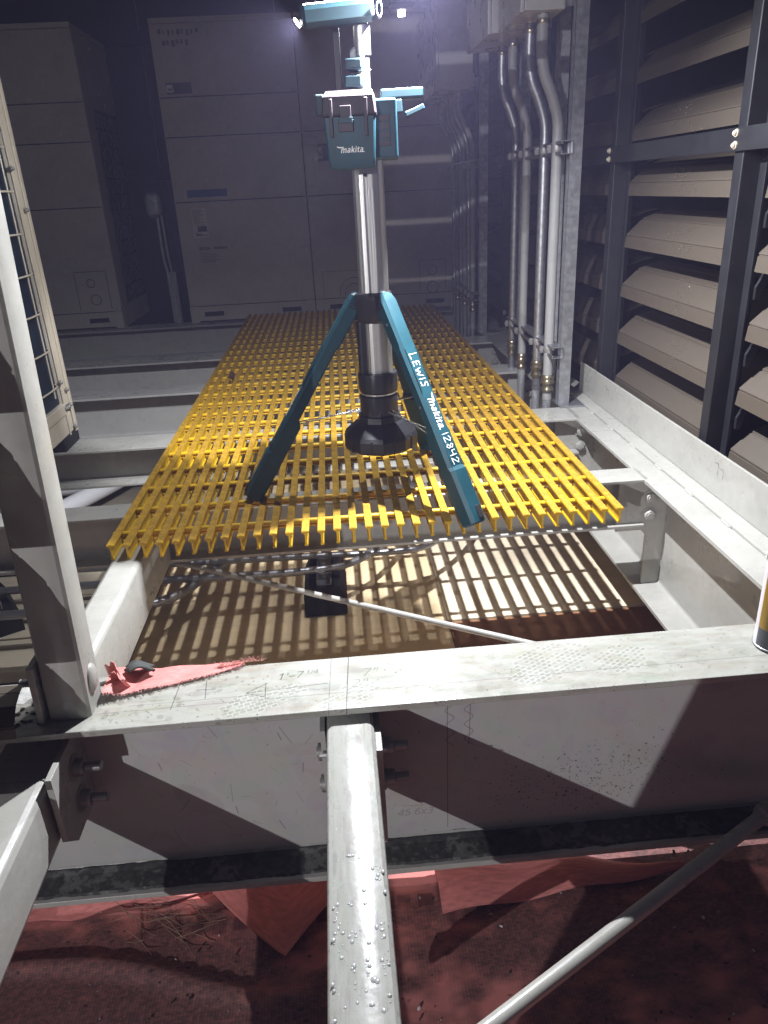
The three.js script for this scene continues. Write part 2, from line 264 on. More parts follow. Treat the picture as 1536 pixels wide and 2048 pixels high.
// ---- right edge beam with its welded angle and stiffeners
{
  const t = thing('edge_beam', 'white edge beam running back along the right side below the louvres', 'beam');
  ibeam(t, M.paint, 'z', -6.2, -1.152, 0.925, 0.17, -0.0395, -0.397, 0.012, 0.009);
  for (const [z, tall] of [[-1.915, 1], [-2.555, 0], [-3.32, 0], [-4.05, 0]]) {
    const s = shape([[0.9205, -0.0515], [0.775, -0.0515], [0.775, -0.205], [0.85, -0.205], [0.866, -0.222], [0.866, -0.385], [0.9205, -0.385]]);
    const g = ext(s, 0.010, 0.001); g.translate(0, 0, z - 0.005); part(t, 'stiffener', uvm(g), M.paint);
    for (const y of [-0.10, -0.155]) hexBolt(t, V(0.868, y, z + 0.005), V(0, 0, 1), { r: 0.017, h: 0.013, washer: 0.021, mat: M.paint });
  }
  const a = thing('angle_curb', 'white welded angle standing along the right edge beam with pencil marks', 'steel angle');
  part(a, 'base_leg', bx(0.914, 0.966, -0.0385, -0.031, -2.86, -0.9, 0.0015), M.paint);
  part(a, 'upright_leg', bx(0.959, 0.966, -0.030, 0.084, -2.86, -0.9, 0.0015), M.paint);
  const wl = []; for (let z = -2.8; z < -1.0; z += 0.2) { const n = 14; const r = []; for (let i = 0; i <= n; i++) { const q = [], rad = 0.0042 * (1 + 0.25 * Math.sin(i * 2.3)) * (i % n ? 1 : 0.2); for (let k = 0; k < 8; k++) q.push([0.9135 + rad * Math.cos(k * 0.785), -0.0375 + rad * Math.sin(k * 0.785), z + 0.05 * i / n]); r.push(q); } wl.push(loft(r, 1.5)); }
  part(a, 'weld_bead', merge(wl), M.paint);
  // pencil marks on the upright
  const mark = ctex(256, 192, (g) => { for (const o of [0, 90]) { scr(g, 30 + o, 40 + o * 0.35, 100 + o, 34 + o * 0.35, 4, 'rgba(30,30,34,0.9)'); scr(g, 100 + o, 34 + o * 0.35, 97 + o, 150 + o * 0.2, 3.5, 'rgba(30,30,34,0.85)'); } });
  for (const z of [-1.72, -2.55]) { const g = new THREE.PlaneGeometry(0.075, 0.05); g.rotateY(-Math.PI / 2); g.translate(0.9584, 0.042, z); part(a, 'pencil_mark', g, std({ map: mark, transparent: true, roughness: 0.8 })); }
}

// ------------------------------------------------------------------ yellow grating panel
{
  const t = thing('grating_panel', 'yellow moulded bar grating walkway panel with gritty tops under the tripod', 'grating', [0, 0, 0]);
  const Z1 = -1.628, Z0 = -5.285, L = Z1 - Z0;
  const prof = shape([[-0.0090, 0], [0.0090, 0], [0.0090, -0.0038], [0.0024, -0.0075], [0.0020, -0.0315], [0.0040, -0.0345], [0.0044, -0.038], [-0.0044, -0.038], [-0.0040, -0.0345], [-0.0020, -0.0315], [-0.0024, -0.0075], [-0.0090, -0.0038]]);
  const barG = uvm(ext(prof, L)); barG.translate(0, 0, Z0);
  const topG = bx(-0.0086, 0.0086, -0.0005, 0.0012, Z0 + 0.001, Z1 - 0.001);
  for (let i = 0; i < 33; i++) {
    const x = -0.574 + i * 0.0388; const b = part(t, 'bar', barG, M.yellow); b.position.set(x, 0, rr(-0.003, 0.003)); part(b, 'grit_top', topG, M.grit);
  }
  const rodG = merge([cyl(V(-0.589, 0, 0), V(0.683, 0, 0), 0.0070, 0.0070, 12), cyl(V(-0.589, -0.011, 0), V(0.683, -0.011, 0), 0.0042, 0.0042, 8)]);
  for (let k = 0; k < 24; k++) { const r = part(t, 'cross_rod', rodG, M.yellow); r.position.set(rr(-0.002, 0.002), -0.0125, -1.722 - k * 0.1524); }
}
// dry leaf stuck on the grating
{
  const pts = [], idx = []; for (let i = 0; i <= 8; i++) { const u = i / 8, w = 0.012 * Math.sin(Math.PI * Math.min(1, u * 1.05)) + 0.001; for (const s of [-1, 0, 1]) pts.push(s * w, u * 0.05 + 0.006 * Math.abs(s) * Math.sin(u * 3), 0.012 * Math.sin(u * 2.2) + Math.abs(s) * 0.004); }
  for (let i = 0; i < 8; i++) for (let j = 0; j < 2; j++) { const a = i * 3 + j; idx.push(a, a + 1, a + 3, a + 1, a + 4, a + 3); }
  const g = new THREE.BufferGeometry(); g.setAttribute('position', new THREE.Float32BufferAttribute(pts, 3)); g.setIndex(idx); g.computeVertexNormals(); g.translate(-0.475, -0.012, -3.33);
  solo('dry_leaf', 'small dark curled leaf caught in the left side of the yellow grating', 'leaf', g, std({ color: C(0.05, 0.025, 0.015), roughness: 0.8 }));
}

// ------------------------------------------------------------------ square tubes of the frame
const hss = (w, h, L, r = 0.012, t = 0.006) => { const s = rrect(w, h, r); s.holes.push(new THREE.Path(rrect(w - 2 * t, h - 2 * t, r * 0.6).getPoints(8).reverse())); return ext(s, L); };
{ // left tube running back under the grating
  const t = thing('square_tube', 'white rounded rectangular tube running from the leaning post back under the grating', 'steel tube');
  const g = hss(0.075, 0.15, 0.80, 0.014); g.translate(-0.5445, -0.1145, -1.895); part(t, 'tube_body', toCreasedNormals(uvm(g), 0.6), M.paint);
}
const wetTop = ctex(512, 2048, (g, w, h) => {
  g.fillStyle = '#e6e5df'; g.fillRect(0, 0, w, h);
  for (let i = 0; i < 700; i++) { g.fillStyle = `rgba(${rr(140, 200) | 0},${rr(140, 200) | 0},${rr(130, 185) | 0},${rr(0.03, 0.13)})`; g.beginPath(); g.ellipse(rr(0, w), rr(0, h), rr(3, 26), rr(6, 60), rr(-0.2, 0.2), 0, 7); g.fill(); }
  for (let i = 0; i < 120; i++) { const x = rr(0, w), y = rr(0, h); scr(g, x, y, x + rr(-8, 8), y + rr(5, 40), rr(0.6, 1.4), `rgba(70,66,60,${rr(0.2, 0.6)})`); }
  g.strokeStyle = 'rgba(250,250,246,0.9)'; g.lineWidth = 3; g.beginPath(); for (let y = 0; y < h; y += 12) g.lineTo(w * 0.45 + 5 * Math.sin(y * 0.01) + rr(-2, 2), y); g.stroke();
  speck(g, 200, 0, w, 0, h, 0.6, 2.6, () => `rgba(60,55,50,${rr(0.3, 0.7)})`);
});
wetTop.repeat.set(1 / 0.08, 1 / 0.8); wetTop.offset.set(0.5, 0);
const drops = [];
{ // centre tube coming toward the camera
  const t = thing('square_tube', 'white tube in the middle foreground, wet with drops, bolted to the front beam', 'steel tube');
  const g = hss(0.080, 0.155, 1.45, 0.013); g.translate(-0.0235, -0.1395, -1.045); part(t, 'tube_body', toCreasedNormals(uvm(g), 0.6), std({ color: C(0.42, 0.425, 0.41), map: wetTop, roughness: 0.42, roughnessMap: roughMap, bumpMap: paintBump, bumpScale: 0.0006 }));
  const fp = uvm(ext(shape([[-0.135, 0], [0, 0], [0, -0.20], [-0.135, -0.20]]), 0.010, 0.001)); fp.rotateY(Math.PI / 2); fp.translate(0.0175, -0.075, -1.069); part(t, 'shear_tab', fp, M.paint);
  const fp2 = bx(-0.075, -0.066, -0.20, -0.07, -1.069, -0.985, 0.001); part(t, 'back_tab', fp2, M.paint);
  for (const y of [-0.125, -0.195]) { hexBolt(t, V(0.0275, y, -1.0), V(1, 0, 0), { r: 0.0155, h: 0.017, stud: 0.024 }); hexBolt(t, V(-0.066, y, -1.0), V(-1, 0, 0), { r: 0.0155, h: 0.013, washer: 0.005 }); }
  const pin = cyl(V(-0.078, -0.108, -0.972), V(0.034, -0.108, -0.972), 0.0026); part(t, 'pin', pin, M.white);
  // water beads in the pattern of a wet boot tread
  for (let i = 0; i < 60; i++) for (let j = 0; j < 4; j++) { const z = -0.72 + i * 0.009; if (z > -0.46 || rnd() < 0.35) continue; const x = -0.05 + j * 0.018 + rr(-0.004, 0.004); if (vn(x * 40 + 7, z * 40 + 70, 999, 5) < 0.35) continue; for (let k = 0; k < 3; k++) drops.push([x + rr(-0.005, 0.005), -0.0622, z + rr(-0.004, 0.004), 0.0006 + 0.0026 * rnd() ** 2]); }
  for (let i = 0; i < 90; i++) drops.push([rr(-0.055, 0.01), -0.0622, rr(-0.93, -0.45), rr(0.0004, 0.0011)]);
  const im = new THREE.InstancedMesh(new THREE.SphereGeometry(1, 10, 6, 0, 6.2832, 0, Math.PI / 2), phys({ color: C(0.34, 0.345, 0.335), roughness: 0.3, clearcoat: 1, clearcoatRoughness: 0.03 }), drops.length);
  const m4 = new THREE.Matrix4(); drops.forEach(([x, y, z, r], i) => im.setMatrixAt(i, m4.makeScale(r * rr(0.8, 1.4), r * 0.55, r * rr(0.8, 1.4)).setPosition(x, y, z)));
  im.name = 'water_drops'; im.userData = { kind: 'stuff' }; fin(im); t.add(im);
}
{ // lower-left tube toward the camera with bolted fin plate
  const t = thing('square_tube', 'grey-white tube at the lower left edge, bolted to the front beam by two bolts', 'steel tube');
  const g = hss(0.10, 0.128, 1.35, 0.016); g.translate(-0.566, -0.1605, -0.958); part(t, 'tube_body', toCreasedNormals(uvm(g), 0.6), M.paint);
  const fp = uvm(ext(shape([[0.135, 0], [0, 0], [0, -0.165], [0.10, -0.165], [0.135, -0.13]]), 0.010, 0.001)); fp.rotateY(-Math.PI / 2); fp.translate(-0.4995, -0.078, -1.0695); part(t, 'shear_tab', fp, M.paint);
  part(t, 'stub', bx(-0.62, -0.5105, -0.222, -0.098, -1.069, -0.96, 0.002), M.paint);
  for (const [y, z] of [[-0.128, -1.018], [-0.193, -1.014]]) hexBolt(t, V(-0.4995, y, z), V(1, 0, 0), { r: 0.0155, h: 0.017, stud: 0.028, washer: 0.024 });
}
{ // leaning post on the front beam
  const t = thing('post', 'tall grey-white square post at the left standing on the front beam', 'post', [-0.491, -0.04, -1.0705]);
  const g = hss(0.072, 0.075, 1.3, 0.014); g.rotateX(-Math.PI / 2); g.translate(0, 0.001, 0); part(t, 'tube_body', toCreasedNormals(uvm(g), 0.6), M.paint);
  hexBolt(t, V(-0.036, 0.055, 0.004), V(-1, 0, 0), { r: 0.013, h: 0.014, stud: 0.03, washer: 0.02 });
  part(t, 'clip_plate', bx(-0.049, -0.038, 0.0005, 0.11, -0.045, 0.045, 0.002), M.paint);
  const cap = new THREE.SphereGeometry(0.021, 20, 12); cap.scale(0.45, 1.25, 0.9); cap.translate(0.036, 0.06, 0.004); part(t, 'bolt_cap', cap, M.paint);
  t.rotation.z = -0.035;
}
// round bracing rods
function brace(label, a, b, r) {
  const t = thing('brace_rod', label, 'brace rod'); part(t, 'rod', uvm(cyl(a, b, r, r, 20)), M.paint);
  const d = b.clone().sub(a).normalize(); part(t, 'collar', cyl(b.clone().addScaledVector(d, -0.004), b.clone().addScaledVector(d, 0.03), r * 1.55, r * 1.55, 6), M.paint);
}
brace('thick white brace rod slanting across the lower right corner over the red tarp', V(-0.15, -0.355, -0.5), V(0.727, -0.355, -0.985), 0.0125);
brace('thin grey brace rod slanting under the front edge of the yellow grating', V(0.80, -0.2, -1.119), V(-0.47, -0.2, -1.9), 0.0075);

// ------------------------------------------------------------------ plywood, timber and things lying under the grating
{
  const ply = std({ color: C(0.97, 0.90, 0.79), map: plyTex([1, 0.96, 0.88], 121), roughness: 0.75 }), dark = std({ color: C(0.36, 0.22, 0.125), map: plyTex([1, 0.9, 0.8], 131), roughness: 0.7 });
  solo('plywood_sheet', 'pale plywood sheet on the floor at the right below the grating', 'plywood', bx(0.302, 1.25, FLOOR - 0.018, FLOOR, -4.4, -2.093), ply);
  solo('plywood_sheet', 'stained pale plywood sheet on the floor at the left below the grating', 'plywood', bx(-0.72, 0.300, FLOOR - 0.019, FLOOR - 0.001, -4.4, -1.30), std({ color: C(0.90, 0.81, 0.66), map: plyTex([1, 0.94, 0.82], 141), roughness: 0.75 }));
  const k = thing('timber_board', 'brown knotty timber board butted against the pale plywood, darker than the sheet', 'timber');
  part(k, 'board', bx(0.303, 1.25, FLOOR - 0.022, FLOOR - 0.004, -2.088, -1.50, 0.002), dark);  // even brown, darker than the plywood sheets beside it
}
const CPX = (pts, r, label, name = 'conduit', mat = M.galv, group) => solo(name, label, 'conduit', tube(pts, r, 60, 12), mat, group);
CPX([V(-2.4, -0.42, -2.42), V(-0.8, -0.42, -2.36), V(-0.2, -0.42, -2.335), V(0.1, -0.42, -2.32), V(0.26, -0.415, -2.33), V(0.42, -0.39, -2.50), V(0.6, -0.38, -2.9)], 0.012, 'shiny steel conduit under the grating front, the one bending away to the right');
CPX([V(-2.4, -0.42, -2.27), V(-0.6, -0.42, -2.235), V(-0.15, -0.42, -2.225), V(0.0, -0.42, -2.26), V(0.2, -0.42, -2.55), V(0.3, -0.42, -3.0)], 0.013, 'shiny steel conduit under the grating front, nearer one of the pair');
CPX([V(-2.4, -0.43, -2.11), V(-0.85, -0.43, -2.10), V(-0.62, -0.435, -2.12), V(-0.45, -0.45, -2.4)], 0.015, 'steel conduit nearest the camera, crossing the left floor behind the post');
function pipeBlock(label, x, z, turn = 0) {
  const t = thing('pipe_support', label, 'pipe support', [x, FLOOR + 0.004, z]); t.scale.setScalar(1.25);
  const w = 0.115; const ring = (zz, k) => [[-w / 2 * k, 0, zz], [w / 2 * k, 0, zz], [w / 2 * k, 0.055, zz], [w / 2 * 0.72 * k, 0.088, zz], [-w / 2 * 0.72 * k, 0.088, zz], [-w / 2 * k, 0.055, zz]];
  part(t, 'rubber_block', loft([ring(0.10, 0.98), ring(0.095, 1), ring(-0.095, 1), ring(-0.10, 0.98)]), M.rubber);
  part(t, 'channel', merge([bx(-0.02, -0.017, 0.088, 0.108, -0.09, 0.09), bx(0.017, 0.02, 0.088, 0.108, -0.09, 0.09), bx(-0.017, 0.017, 0.0885, 0.0915, -0.09, 0.09)]), M.galv);
  for (const s of [-1, 1]) { const g = bx(-0.002, 0.002, 0.02, 0.03, -0.07, 0.07); g.translate(s * w / 2, 0.01, 0); part(t, 'reflector_strip', g, std({ color: C(0.30, 0.012, 0.03), roughness: 0.3 })); }
  for (const z of [-0.045, 0.045]) part(t, 'clamp', merge([bx(-0.022, 0.022, 0.108, 0.112, z - 0.012, z + 0.012), bx(-0.006, 0.006, 0.112, 0.135, z - 0.004, z + 0.004)]), M.galv);
  t.rotation.y = turn; return t;
}
pipeBlock('black rubber pipe support block under the middle of the grating front', -0.1, -2.30);
pipeBlock('black rubber pipe support block with a red strip at the left edge of the picture', -1.24, -2.28, 0.55);
// left floor: pale boards and white pipes
for (const [z0, z1, l] of [[-2.15, -1.965, 'narrow pale floor board nearest the front beam on the left'], [-2.42, -2.162, 'middle pale floor board on the left behind the post'], [-2.95, -2.432, 'farthest pale floor board on the left, under the steel conduits']])
  solo('floor_board', l, 'board', bx(-2.6, -0.735, FLOOR - 0.02, FLOOR + 0.022, z0, z1, 0.003), std({ color: C(0.70, 0.66, 0.58), map: plyTex([1, 0.97, 0.9], 151), roughness: 0.8 }));
const pvc = std({ color: C(0.76, 0.76, 0.78), roughness: 0.4 });
solo('white_pipe', 'thick white plastic pipe crossing the gap behind the near cross beam, left', 'pipe', tube([V(-1.75, -0.5, -2.75), V(-1.38, -0.5, -3.0), V(-1.2, -0.5, -3.3), V(-1.05, -0.5, -3.65), V(-1.0, -0.5, -4.1)], 0.04, 40, 18), pvc);
solo('white_pipe', 'white plastic pipe with a black strap lying beside the thicker one, left', 'pipe', tube([V(-2.6, -0.515, -3.42), V(-1.7, -0.515, -3.45), V(-1.34, -0.515, -3.46), V(-1.2, -0.5, -3.46)], 0.036, 40, 18), pvc);
solo('pipe_strap', 'black strap around the white plastic pipe at the left', 'strap', place(new THREE.TorusGeometry(0.043, 0.006, 8, 24), -1.20, -0.5, -3.3, 0, 0.5, 0), M.blackPlastic);

// ------------------------------------------------------------------ red tarp
const redTex = ctex(1024, 1024, (g, w, h) => {
  g.fillStyle = '#cc8a82'; g.fillRect(0, 0, w, h);
  for (let i = 0; i < 160; i++) { const s = rr(0, 1); g.fillStyle = `rgba(${s > 0.5 ? 200 : 50},${s > 0.5 ? 80 : 30},${s > 0.5 ? 74 : 32},${rr(0.03, 0.12)})`; g.beginPath(); g.ellipse(rr(0, w), rr(0, h), rr(30, 160), rr(20, 90), rr(0, 3), 0, 7); g.fill(); }
  { const S = 512; for (let j = 0; j < S; j++) for (let i = 0; i < S; i++) { const x = i / S, y = j / S, n = fbm(x, y, 6, 6, 161) * 0.7 + fbm(x, y, 60, 3, 165) * 0.3, d = Math.min(1, Math.max(0, (n - 0.39) * 6)) * (0.55 + 0.45 * hash(i, j, 9)); if (d > 0.02) { g.fillStyle = `rgba(${52 + 26 * hash(i, j, 3) | 0},${43 + 20 * hash(i, j, 3) | 0},${42 + 18 * hash(i, j, 3) | 0},${(d * 0.74).toFixed(3)})`; g.fillRect(i * w / S, j * h / S, w / S + 0.5, h / S + 0.5); } } }
  speck(g, 900, 0, w, 0, h, 0.4, 1.6, () => `rgba(15,12,12,${rr(0.4, 0.9)})`); speck(g, 240, 0, w, 0, h, 0.4, 1.2, () => `rgba(225,215,205,${rr(0.3, 0.8)})`);
  for (let i = 0; i < 22; i++) { g.fillStyle = `rgba(60,28,28,${rr(0.25, 0.5)})`; g.fillRect(350 + i * 13, 118 + rr(-2, 2) - i * 0.7, rr(5, 10), rr(12, 18)); } // worn print, no longer legible
});
const redMat = std({ color: C(1, 0.84, 0.82), map: redTex, roughness: 0.72, bumpMap: dtex(256, (u, v) => 0.5 + 0.25 * (Math.sin(u * 6.2832 * 64) + Math.sin(v * 6.2832 * 64)), false, 8), bumpScale: 0.00015 });
redMat.bumpMap.repeat.set(14, 9);
const redClean = std({ color: C(0.80, 0.28, 0.25), map: darkMap.clone(), roughness: 0.65 });
function sheet(nx, nz, f, th = 0.0016) { // a cloth with two faces and a hem
  const top = [], idx = [], uv = []; for (let j = 0; j <= nz; j++) for (let i = 0; i <= nx; i++) { const p = f(i / nx, j / nz); top.push(...p); uv.push(i / nx, 1 - j / nz); }
  const n = (nx + 1) * (nz + 1), g = new THREE.BufferGeometry();
  for (let j = 0; j < nz; j++) for (let i = 0; i < nx; i++) { const a = j * (nx + 1) + i; idx.push(a, a + nx + 1, a + 1, a + 1, a + nx + 1, a + nx + 2); }
  const t0 = new THREE.BufferGeometry(); t0.setAttribute('position', new THREE.Float32BufferAttribute(top, 3)); t0.setIndex(idx); t0.computeVertexNormals();
  const nm = t0.attributes.normal, all = top.slice(); for (let i = 0; i < n; i++) all.push(top[3 * i] - th * nm.getX(i), top[3 * i + 1] - th * nm.getY(i), top[3 * i + 2] - th * nm.getZ(i));
  const ix = idx.slice(); for (let k = 0; k < idx.length; k += 3) ix.push(idx[k] + n, idx[k + 2] + n, idx[k + 1] + n);
  const rim = []; for (let i = 0; i <= nx; i++) rim.push(i); for (let j = 1; j <= nz; j++) rim.push(j * (nx + 1) + nx); for (let i = nx - 1; i >= 0; i--) rim.push(nz * (nx + 1) + i); for (let j = nz - 1; j > 0; j--) rim.push(j * (nx + 1));
  for (let k = 0; k < rim.length; k++) { const a = rim[k], b = rim[(k + 1) % rim.length]; ix.push(a, b, b + n, a, b + n, a + n); }
  g.setAttribute('position', new THREE.Float32BufferAttribute(all, 3)); g.setAttribute('uv', new THREE.Float32BufferAttribute([...uv, ...uv], 2)); g.setIndex(ix); g.computeVertexNormals(); return g;
}
const ridge = (d, w) => Math.exp(-(d * d) / (w * w));
{
  const g = sheet(220, 150, (u, v) => { const x = -1.5 + 3.2 * u, z = -1.26 + 1.9 * v;
    let y = FLOOR + 0.002 + 0.010 * fbm(u, v, 9, 4, 171) + 0.012 * fbm(u * 1.0, v, 4, 2, 173);
    y += 0.016 * ridge((z + 0.93) - 0.35 * (x + 0.4) * 0.5 + 0.02 * Math.sin(9 * x), 0.014) * Math.max(0, Math.min(1, (0.1 - x) * 5)) + 0.010 * ridge(x - 0.14 - 0.06 * (z + 0.8), 0.006) + 0.012 * ridge(z + 0.62 - 0.2 * x, 0.02) + 0.012 * ridge(x - 0.66 + 0.2 * (z + 0.9), 0.02);
    return [x, y, z]; });
  const t = solo('red_tarp', 'large dirty red tarp spread on the floor at the bottom of the picture', 'tarp', g, redMat);
  void t;
}
solo('tarp_flap', 'loose triangular red tarp flap below the front beam, left of the centre tube', 'tarp', sheet(24, 20, (u, v) => {
  const x = -0.40 + 0.36 * u, k = v * (u < 0.62 ? u / 0.62 : 1 - 0.75 * (u - 0.62) / 0.38); const z = -1.16 + 0.23 * k; return [x, FLOOR + 0.052 - 0.022 * k + 0.012 * Math.sin(u * 7 + v * 3) * (0.3 + k), z]; }), redClean);
solo('tarp_flap', 'bright red tarp strip with frayed edge under the front beam, at the left', 'tarp', sheet(40, 8, (u, v) => { const x = -0.80 + 0.44 * u; const w = 0.10 + 0.045 * (1 - u) + 0.006 * Math.sin(u * 17); return [x, FLOOR + 0.024 + 0.008 * Math.sin(v * 3.1) + 0.004 * Math.sin(u * 11), -1.20 + w * v]; }), redClean);
solo('tarp_flap', 'bright folded red tarp edge along the front beam, right of the centre tube', 'tarp', sheet(40, 8, (u, v) => {
  const x = 0.125 + 0.50 * u; const w = 0.16 * (1 - u) + 0.012; return [x, FLOOR + 0.026 + 0.014 * Math.sin(v * 3.1) + 0.006 * Math.sin(u * 14), -1.17 + w * v + 0.115 * u]; }), redClean);
// red rag on the front beam, with frayed edge
{
  const t = thing('red_rag', 'frayed red tarp scrap lying on the front beam beside the post', 'rag');
  const f = (u, v) => { const x = -0.447 + 0.235 * u, w = 0.075 * (1 - u) ** 0.7 + 0.004, z = -1.156 + w * v; return [x, -0.036 + 0.010 * Math.max(0, 1 - u * 5) + 0.006 * Math.abs(Math.sin(u * 9 + v * 2)) * (1 - u), z]; };
  part(t, 'cloth', sheet(50, 10, f), redClean);
  const fr = []; for (let i = 0; i < 260; i++) { const u = rnd(), p = V(...f(u, 1)), l = rr(0.002, 0.007); fr.push(cyl(p, p.clone().add(V(rr(-0.004, 0.006), rr(-0.003, 0.004), l)), 0.0004, 0.0003, 4)); }
  for (let i = 0; i < 120; i++) { const u = rr(0.8, 1.15), p = V(...f(Math.min(u, 1), 0.5)); p.x += Math.max(0, u - 1) * 0.235; fr.push(cyl(p, p.clone().add(V(rr(-0.012, 0.012), rr(0.002, 0.012), rr(-0.004, 0.004))), 0.0004, 0.0003, 4)); }
  const s = part(t, 'fringe', merge(fr), std({ color: C(0.72, 0.36, 0.32), roughness: 0.8 })); s.userData.kind = 'stuff';
  for (const [x0, z0, k] of [[-0.452, -1.142, 0], [-0.436, -1.128, 1]]) part(t, 'torn_fold', sheet(14, 10, (u, v) => [x0 + 0.030 * u - 0.006 * v, -0.037 + (0.020 + 0.020 * fbm(u, k * 0.3, 9, 3, 77)) * v, z0 + 0.006 * Math.sin(u * 8 + k) + 0.014 * v * (k ? 1 : -0.4) + 0.018 * u]), redClean);
}
solo('rubber_scrap', 'torn dark grey rubber scrap on the red rag beside the post', 'scrap', sheet(8, 6, (u, v) => [-0.425 + 0.045 * u + 0.01 * v + 0.004 * Math.sin(v * 9), -0.022 + 0.009 * Math.sin(u * 4) + 0.005 * v, -1.15 + 0.028 * v - 0.012 * u], 0.004), std({ color: C(0.06, 0.065, 0.06), map: darkMap, roughness: 0.8 }));
{ // crumbs of dirt and grit on the tarp
  const im = new THREE.InstancedMesh(new THREE.DodecahedronGeometry(1), std({ color: C(0.09, 0.085, 0.08), roughness: 0.8 }), 700), m4 = new THREE.Matrix4(), q = new THREE.Quaternion(), col = new THREE.Color();
  for (let i = 0; i < 700; i++) { const r = 0.0007 + 0.0028 * rnd() ** 4; q.setFromEuler(new THREE.Euler(rr(0, 6), rr(0, 6), rr(0, 6))); im.setMatrixAt(i, m4.compose(V(rr(-0.62, 0.75), FLOOR + 0.014 + r, rr(-1.1, -0.62)), q, V(r * 1.4, r * 0.7, r))); const k = rnd() < 0.15 ? rr(2, 6) : rr(0.3, 1); im.setColorAt(i, col.setRGB(k, k, k)); }
  im.name = 'dirt_crumbs'; im.userData = { label: 'loose crumbs of dirt and grit scattered over the red tarp', category: 'dirt', kind: 'stuff' }; scene.add(fin(im));
}
// thin wires lying on the tarp
{
  const gs = []; for (let i = 0; i < 26; i++) { const a = rr(-0.5, 0.9), x = rr(-0.50, -0.34), z = rr(-1.08, -1.00), l = rr(0.04, 0.11), p = []; for (let k = 0; k <= 4; k++) p.push(V(x + l * (k / 4 - 0.5) * Math.cos(a), FLOOR + 0.03 + 0.015 * Math.sin(k * 0.8 + i), z + l * (k / 4 - 0.5) * Math.sin(a) + 0.008 * Math.sin(k + i))); gs.push(tube(p, 0.0006, 10, 4)); }
  const m = solo('wire_bristles', 'scattered thin wire bristles on the dirty red tarp at the lower left', 'wire', merge(gs), std({ color: C(0.3, 0.2, 0.14), roughness: 0.5, metalness: 0.4 })); m.userData.kind = 'stuff';
}
// small rubbish on the beam left of the post
solo('wood_stick', 'small pale rusty-edged wood stick leaning on the rubbish left of the post', 'stick', place(box(0.006, 0.004, 0.055), -0.603, -0.024, -1.09, -0.35, 0.25, 0), std({ color: C(0.55, 0.36, 0.18), map: plyTex([1, 0.9, 0.75], 181), roughness: 0.8 }));
solo('plastic_film', 'crumpled clear plastic scrap beside the post foot, left', 'plastic', sheet(14, 14, (u, v) => [-0.60 + 0.055 * u, -0.036 + 0.010 * fbm(u, v, 5, 3, 191) + 0.006 * u, -1.13 + 0.055 * v], 0.0006), phys({ color: 0xffffff, roughness: 0.15, transmission: 0.85, thickness: 0 }));
{ const gs = []; for (let i = 0; i < 30; i++) { const g = new THREE.DodecahedronGeometry(rr(0.001, 0.0035)); g.scale(1.6, 0.5, 1); g.translate(rr(-0.61, -0.54), -0.0385, rr(-1.10, -1.02)); gs.push(g); } const m = solo('grit_crumbs', 'dark crumbs of dirt on the beam left of the post', 'dirt', merge(gs), std({ color: C(0.04, 0.04, 0.04), roughness: 0.9 })); m.userData.kind = 'stuff'; }

// ------------------------------------------------------------------ spray can
{
  const t = thing('spray_can', 'spray can with gold and white label on the front beam at the right edge', 'spray can', [0.747, -0.0395, -1.078]);
  const lab = ctex(512, 512, (g, w, h) => { g.fillStyle = '#d9d4d6'; g.fillRect(0, 0, w, h); g.fillStyle = '#9a7a2c'; g.fillRect(w * 0.40, 0, w * 0.22, h * 0.78); g.fillStyle = '#55565c'; g.fillRect(w * 0.40, h * 0.78, w * 0.22, h * 0.22); g.fillStyle = '#b9b3c4'; g.fillRect(w * 0.66, h * 0.3, w * 0.2, h * 0.3); g.fillStyle = '#333'; for (let i = 0; i < 9; i++) g.fillRect(w * 0.68, h * (0.33 + i * 0.028), w * rr(0.08, 0.16), 4); g.beginPath(); g.moveTo(w * 0.66, h * 0.9); g.lineTo(w * 0.74, h * 0.84); g.lineTo(w * 0.76, h * 0.9); g.fill(); });
  const b = new THREE.CylinderGeometry(0.033, 0.033, 0.165, 40, 1, true); b.rotateY(2.2); b.translate(0, 0.088, 0); part(t, 'body', b, std({ map: lab, roughness: 0.35, metalness: 0.1 }));
  part(t, 'bottom_rim', place(new THREE.TorusGeometry(0.033, 0.0022, 8, 40), 0, 0.0035, 0, Math.PI / 2), M.galv);
  const dome = new THREE.LatheGeometry([[0.0335, 0], [0.034, 0.003], [0.031, 0.010], [0.022, 0.018], [0.015, 0.021], [0.0001, 0.021]].map((p) => new THREE.Vector2(...p)), 36); dome.translate(0, 0.17, 0); part(t, 'dome', dome, M.galv);
  const cap = new THREE.CylinderGeometry(0.0145, 0.0155, 0.03, 24); cap.translate(0, 0.206, 0); part(t, 'cap', cap, M.white);
}

